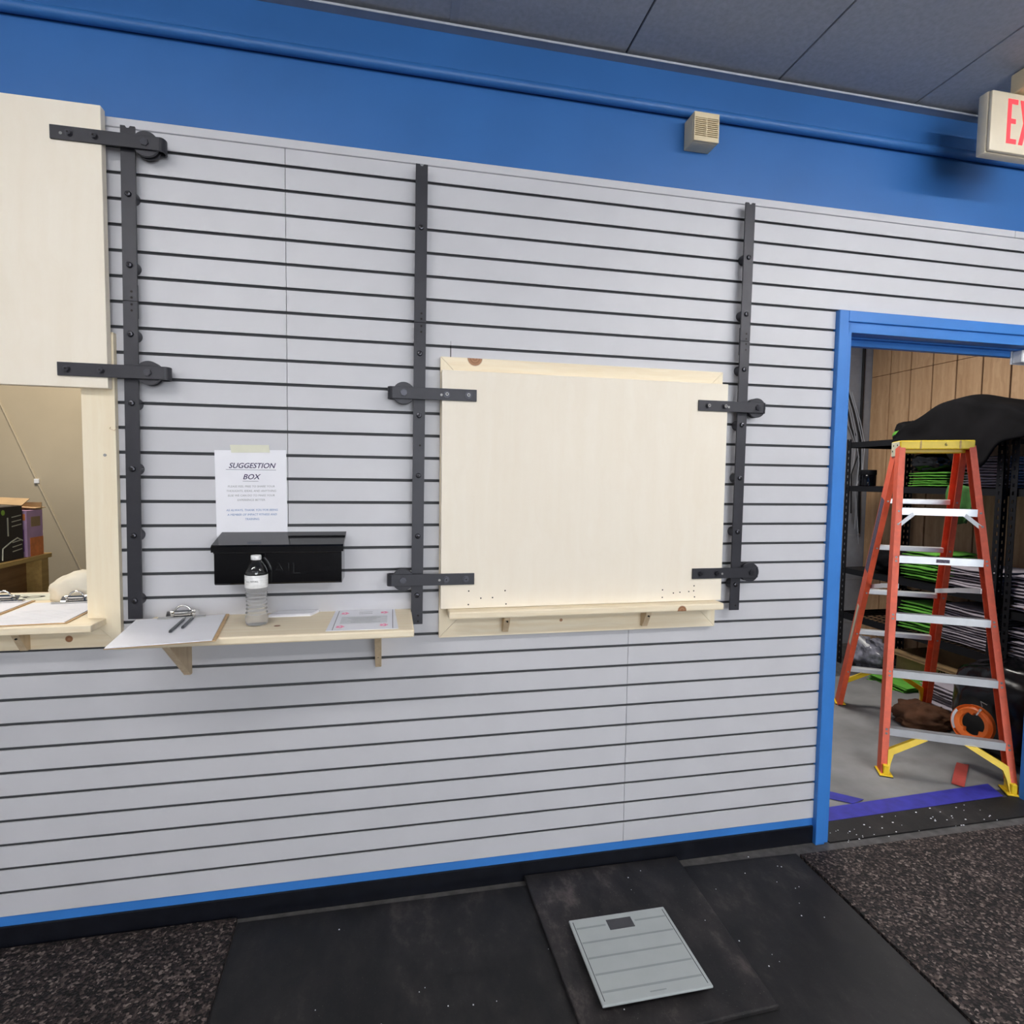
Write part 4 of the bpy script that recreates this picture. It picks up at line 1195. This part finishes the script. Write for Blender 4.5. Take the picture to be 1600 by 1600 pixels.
ONE('black_bag', MB().blob((3.84, 1.60, -0.775), (0.17, 0.10, 0.135), 0.14, 2.2, 15, 2.6, flat=-0.8965), 'black_cloth', 'black bundle on the wire shelf beside the green shirts', 'bag', (3.84, 1.60, -0.895), smooth=180)
def flat_fn(u_, v_):
    return (0, 0, 0)
bxo = T('cardboard_box', 'long open brown cardboard box with handwriting on the storage floor', 'box', (3.98, 1.33, FL))
PT('side', MB().box(3.80, 3.805, 1.02, 1.66, FL + 0.001, -1.105).box(4.165, 4.17, 1.02, 1.66, FL + 0.001, -1.105).box(3.805, 4.165, 1.02, 1.025, FL + 0.001, -1.105).box(3.805, 4.165, 1.655, 1.66, FL + 0.001, -1.105).box(3.805, 4.165, 1.025, 1.655, FL + 0.001, FL + 0.006), 'cardboard', bxo)
PT('flap', MB().slab([(3.80, 1.02, -1.105), (3.80, 1.66, -1.105), (3.70, 1.66, -1.118), (3.70, 1.02, -1.118)], 0.004), 'cardboard', bxo)
TEXT('motiva', 0.075, 'ink_black', bxo, (3.7995, 1.22, -1.165), (0, -1, 0), (0, 0, 1), shear=0.3, ext=0.0005)
ONE('plastic_bundle', MB().blob((3.76, 1.86, -1.21), (0.13, 0.17, 0.135), 0.30, 3.4, 21, 2.0, flat=FL + 0.003), 'clear_wrap', 'heap of grey plastic wrapped packets on the floor under the wire shelf', 'packaging', (3.76, 1.86, FL), smooth=180)
ONE('white_bottle', MB().bar((3.70, 1.93, -1.07), (3.69, 1.80, -1.13), 0.05, 0.035, (0, 0, 1), 0.010), 'cap_white', 'small white plastic bottle lying on the grey plastic packets', 'bottle', (3.70, 1.86, -1.1), smooth=40)
ONE('black_sack', MB().blob((3.375, 0.45, -1.085), (0.255, 0.31, 0.29), 0.10, 2.0, 31, 2.4, 48, 28, flat=FL + 0.003), 'black_bag', 'large black plastic sack slumped behind the ladder foot', 'bag', (3.42, 0.44, FL), smooth=180)
ONE('brown_jacket', MB().blob((3.21, 0.89, -1.265), (0.16, 0.15, 0.075), 0.30, 3.0, 41, 2.0, 44, 24, flat=FL + 0.004), 'brown_cloth', 'crumpled brown work jacket on the drop cloth behind the ladder', 'jacket', (3.2, 0.93, FL), smooth=180)
# orange fish-tape reel leaning on the sack
rc = Vector((2.975, 0.388, -1.085))
nd = Vector((-0.97, -0.20, 0.16)).normalized()
ra = Vector((0, 0, 1)).cross(nd).normalized()
rb = nd.cross(ra).normalized()
rl = T('tape_reel', 'orange plastic cable pulling reel leaning on the black sack', 'reel', tuple(rc))
mb = MB()
nseg = 48
vs, fs = [], []
for i in range(nseg):
    a = 2 * math.pi * i / nseg
    dr = ra * math.cos(a) + rb * math.sin(a)
    ri = 0.058 - 0.014 * sum(math.exp(-((((a - c_ + math.pi) % (2 * math.pi)) - math.pi) / 0.13) ** 2) for c_ in (1.75, 3.85, 5.6))
    for rr, t_ in ((0.092, 0.004), (0.098, 0.014), (0.098, -0.014), (0.092, -0.018), (ri, -0.018), (ri - 0.002, 0.0), (ri, 0.010), (0.078, 0.018)):
        vs.append(rc + dr * rr + nd * t_)
for i in range(nseg):
    for k in range(8):
        fs.append((i * 8 + k, i * 8 + (k + 1) % 8, ((i + 1) % nseg) * 8 + (k + 1) % 8, ((i + 1) % nseg) * 8 + k))
PT('case', MB().add(vs, fs), 'reel', rl, 40)
def arc_plate(a0, a1, r0, r1, off, nn=8):
    v_, f_ = [], []
    for i in range(nn + 1):
        a = a0 + (a1 - a0) * i / nn
        dr = ra * math.cos(a) + rb * math.sin(a)
        v_ += [rc + dr * r0 + nd * off, rc + dr * r1 + nd * (off - 0.006), rc + dr * r0 + nd * (off - 0.002), rc + dr * r1 + nd * (off - 0.009)]
    for i in range(nn):
        k = i * 4
        f_ += [(k, k + 1, k + 5, k + 4), (k + 2, k + 6, k + 7, k + 3), (k, k + 4, k + 6, k + 2), (k + 1, k + 3, k + 7, k + 5)]
    return MB().add(v_, f_)
PT('label', arc_plate(2.55, 3.75, 0.080, 0.095, 0.0195), 'paper', rl)
PT('clip', arc_plate(1.17, 1.27, 0.056, 0.096, 0.0205, 3), 'alu', rl)
PT('tape_end', MB().tube([rc + rb * 0.1 + ra * 0.03, rc + rb * 0.125 + ra * 0.02, rc + rb * 0.118 + ra * 0.05], 0.003, 6), 'zinc', rl)
# drop cloth, tape strips, strap
FEET = [tuple(fn_(s_, 0.0))[:2] for fn_ in (fp, rp) for s_ in (-1, 1)]
def cloth(u_, v_):
    x = 1.35 + 2.28 * u_
    y = 0.185 + 1.55 * v_
    f = min(1.0, v_ * 3.0)
    for fx_, fy_ in FEET:
        f *= min(1.0, max(0.0, math.hypot(x - fx_, y - fy_) - 0.09) / 0.22)
    q = Vector((x * 1.2 + y * 2.2, y * 7 - x * 1.4, 0.7))
    z = FL + 0.0035 + f * 0.034 * max(0, noise.noise(q) + 0.25) + f * 0.014 * max(0, noise.noise(q * 2.7))
    return (x, y, z)
ONE('drop_cloth', MB().grid(cloth, 70, 60), 'drop', 'wrinkled grey drop cloth covering the storage room floor', 'drop cloth', (2.5, 0.9, FL), smooth=180)
mat_piece('tape_strip', [(DL + 0.016, 0.105), (2.86, 0.130), (2.90, 0.235), (1.76 + 0.016, 0.195)], FL + 0.0062, 0.0012, 'blue_tape', 'wide blue tape strip along the doorway edge of the drop cloth')
bpy.data.objects['tape_strip']['category'] = 'tape'
mat_piece('tape_strip', [(1.93, 0.325), (1.99, 0.375), (2.17, 0.225), (2.09, 0.205)], FL + 0.0076, 0.0012, 'blue_tape', 'short blue tape piece slanting off the wide strip by the door frame')
bpy.data.objects['tape_strip.001']['category'] = 'tape'
ONE('strap', MB().grid(lambda a, b: (2.73 + 0.25 * b + 0.016 * (a - 0.5) * 2, 0.245 + 0.185 * b - 0.020 * (a - 0.5) * 2, FL + 0.010 + 0.012 * math.sin(b * math.pi)), 3, 10), 'red_strap', 'short red webbing strap on the drop cloth by the ladder', 'strap', (2.85, 0.33, FL))
# cables on the grey block wall
ONE('conduit', MB().tube([(4.165, 2.515, 1.66), (4.17, 2.515, 0.6), (4.20, 2.515, -0.3)], 0.013, 10), 'black_cable', 'black vertical cable in the corner of the grey storage wall', 'cable', (4.17, 2.5, 0))
random.seed(3)
cbn = 0
for i in range(9):
    x0 = 3.90 + 0.018 * i
    zt = 0.95 - 0.03 * i
    yc = 2.498 - 0.0135 * i
    pts = [(x0 - 0.10, yc, zt + 0.25), (x0, yc, zt), (x0 + 0.06, yc, zt - 0.20), (4.11 - 0.01 * (i % 3), yc, zt - 0.36 - 0.02 * i)]
    if i % 2:
        pts += [(4.10 - 0.02 * (i % 4), yc, zt - 0.62), (4.02 + 0.012 * i, yc, zt - 0.85 - 0.04 * i)]
    ONE('hanging_cable', MB().tube(pts, 0.0045 if i % 3 else 0.006, 6), 'cable' if i % 3 else 'black_cable', 'loose cable drooping across the grey storage wall beside the door frame', 'cable', (x0, 2.51, zt), 'drooping cables on the storage wall')
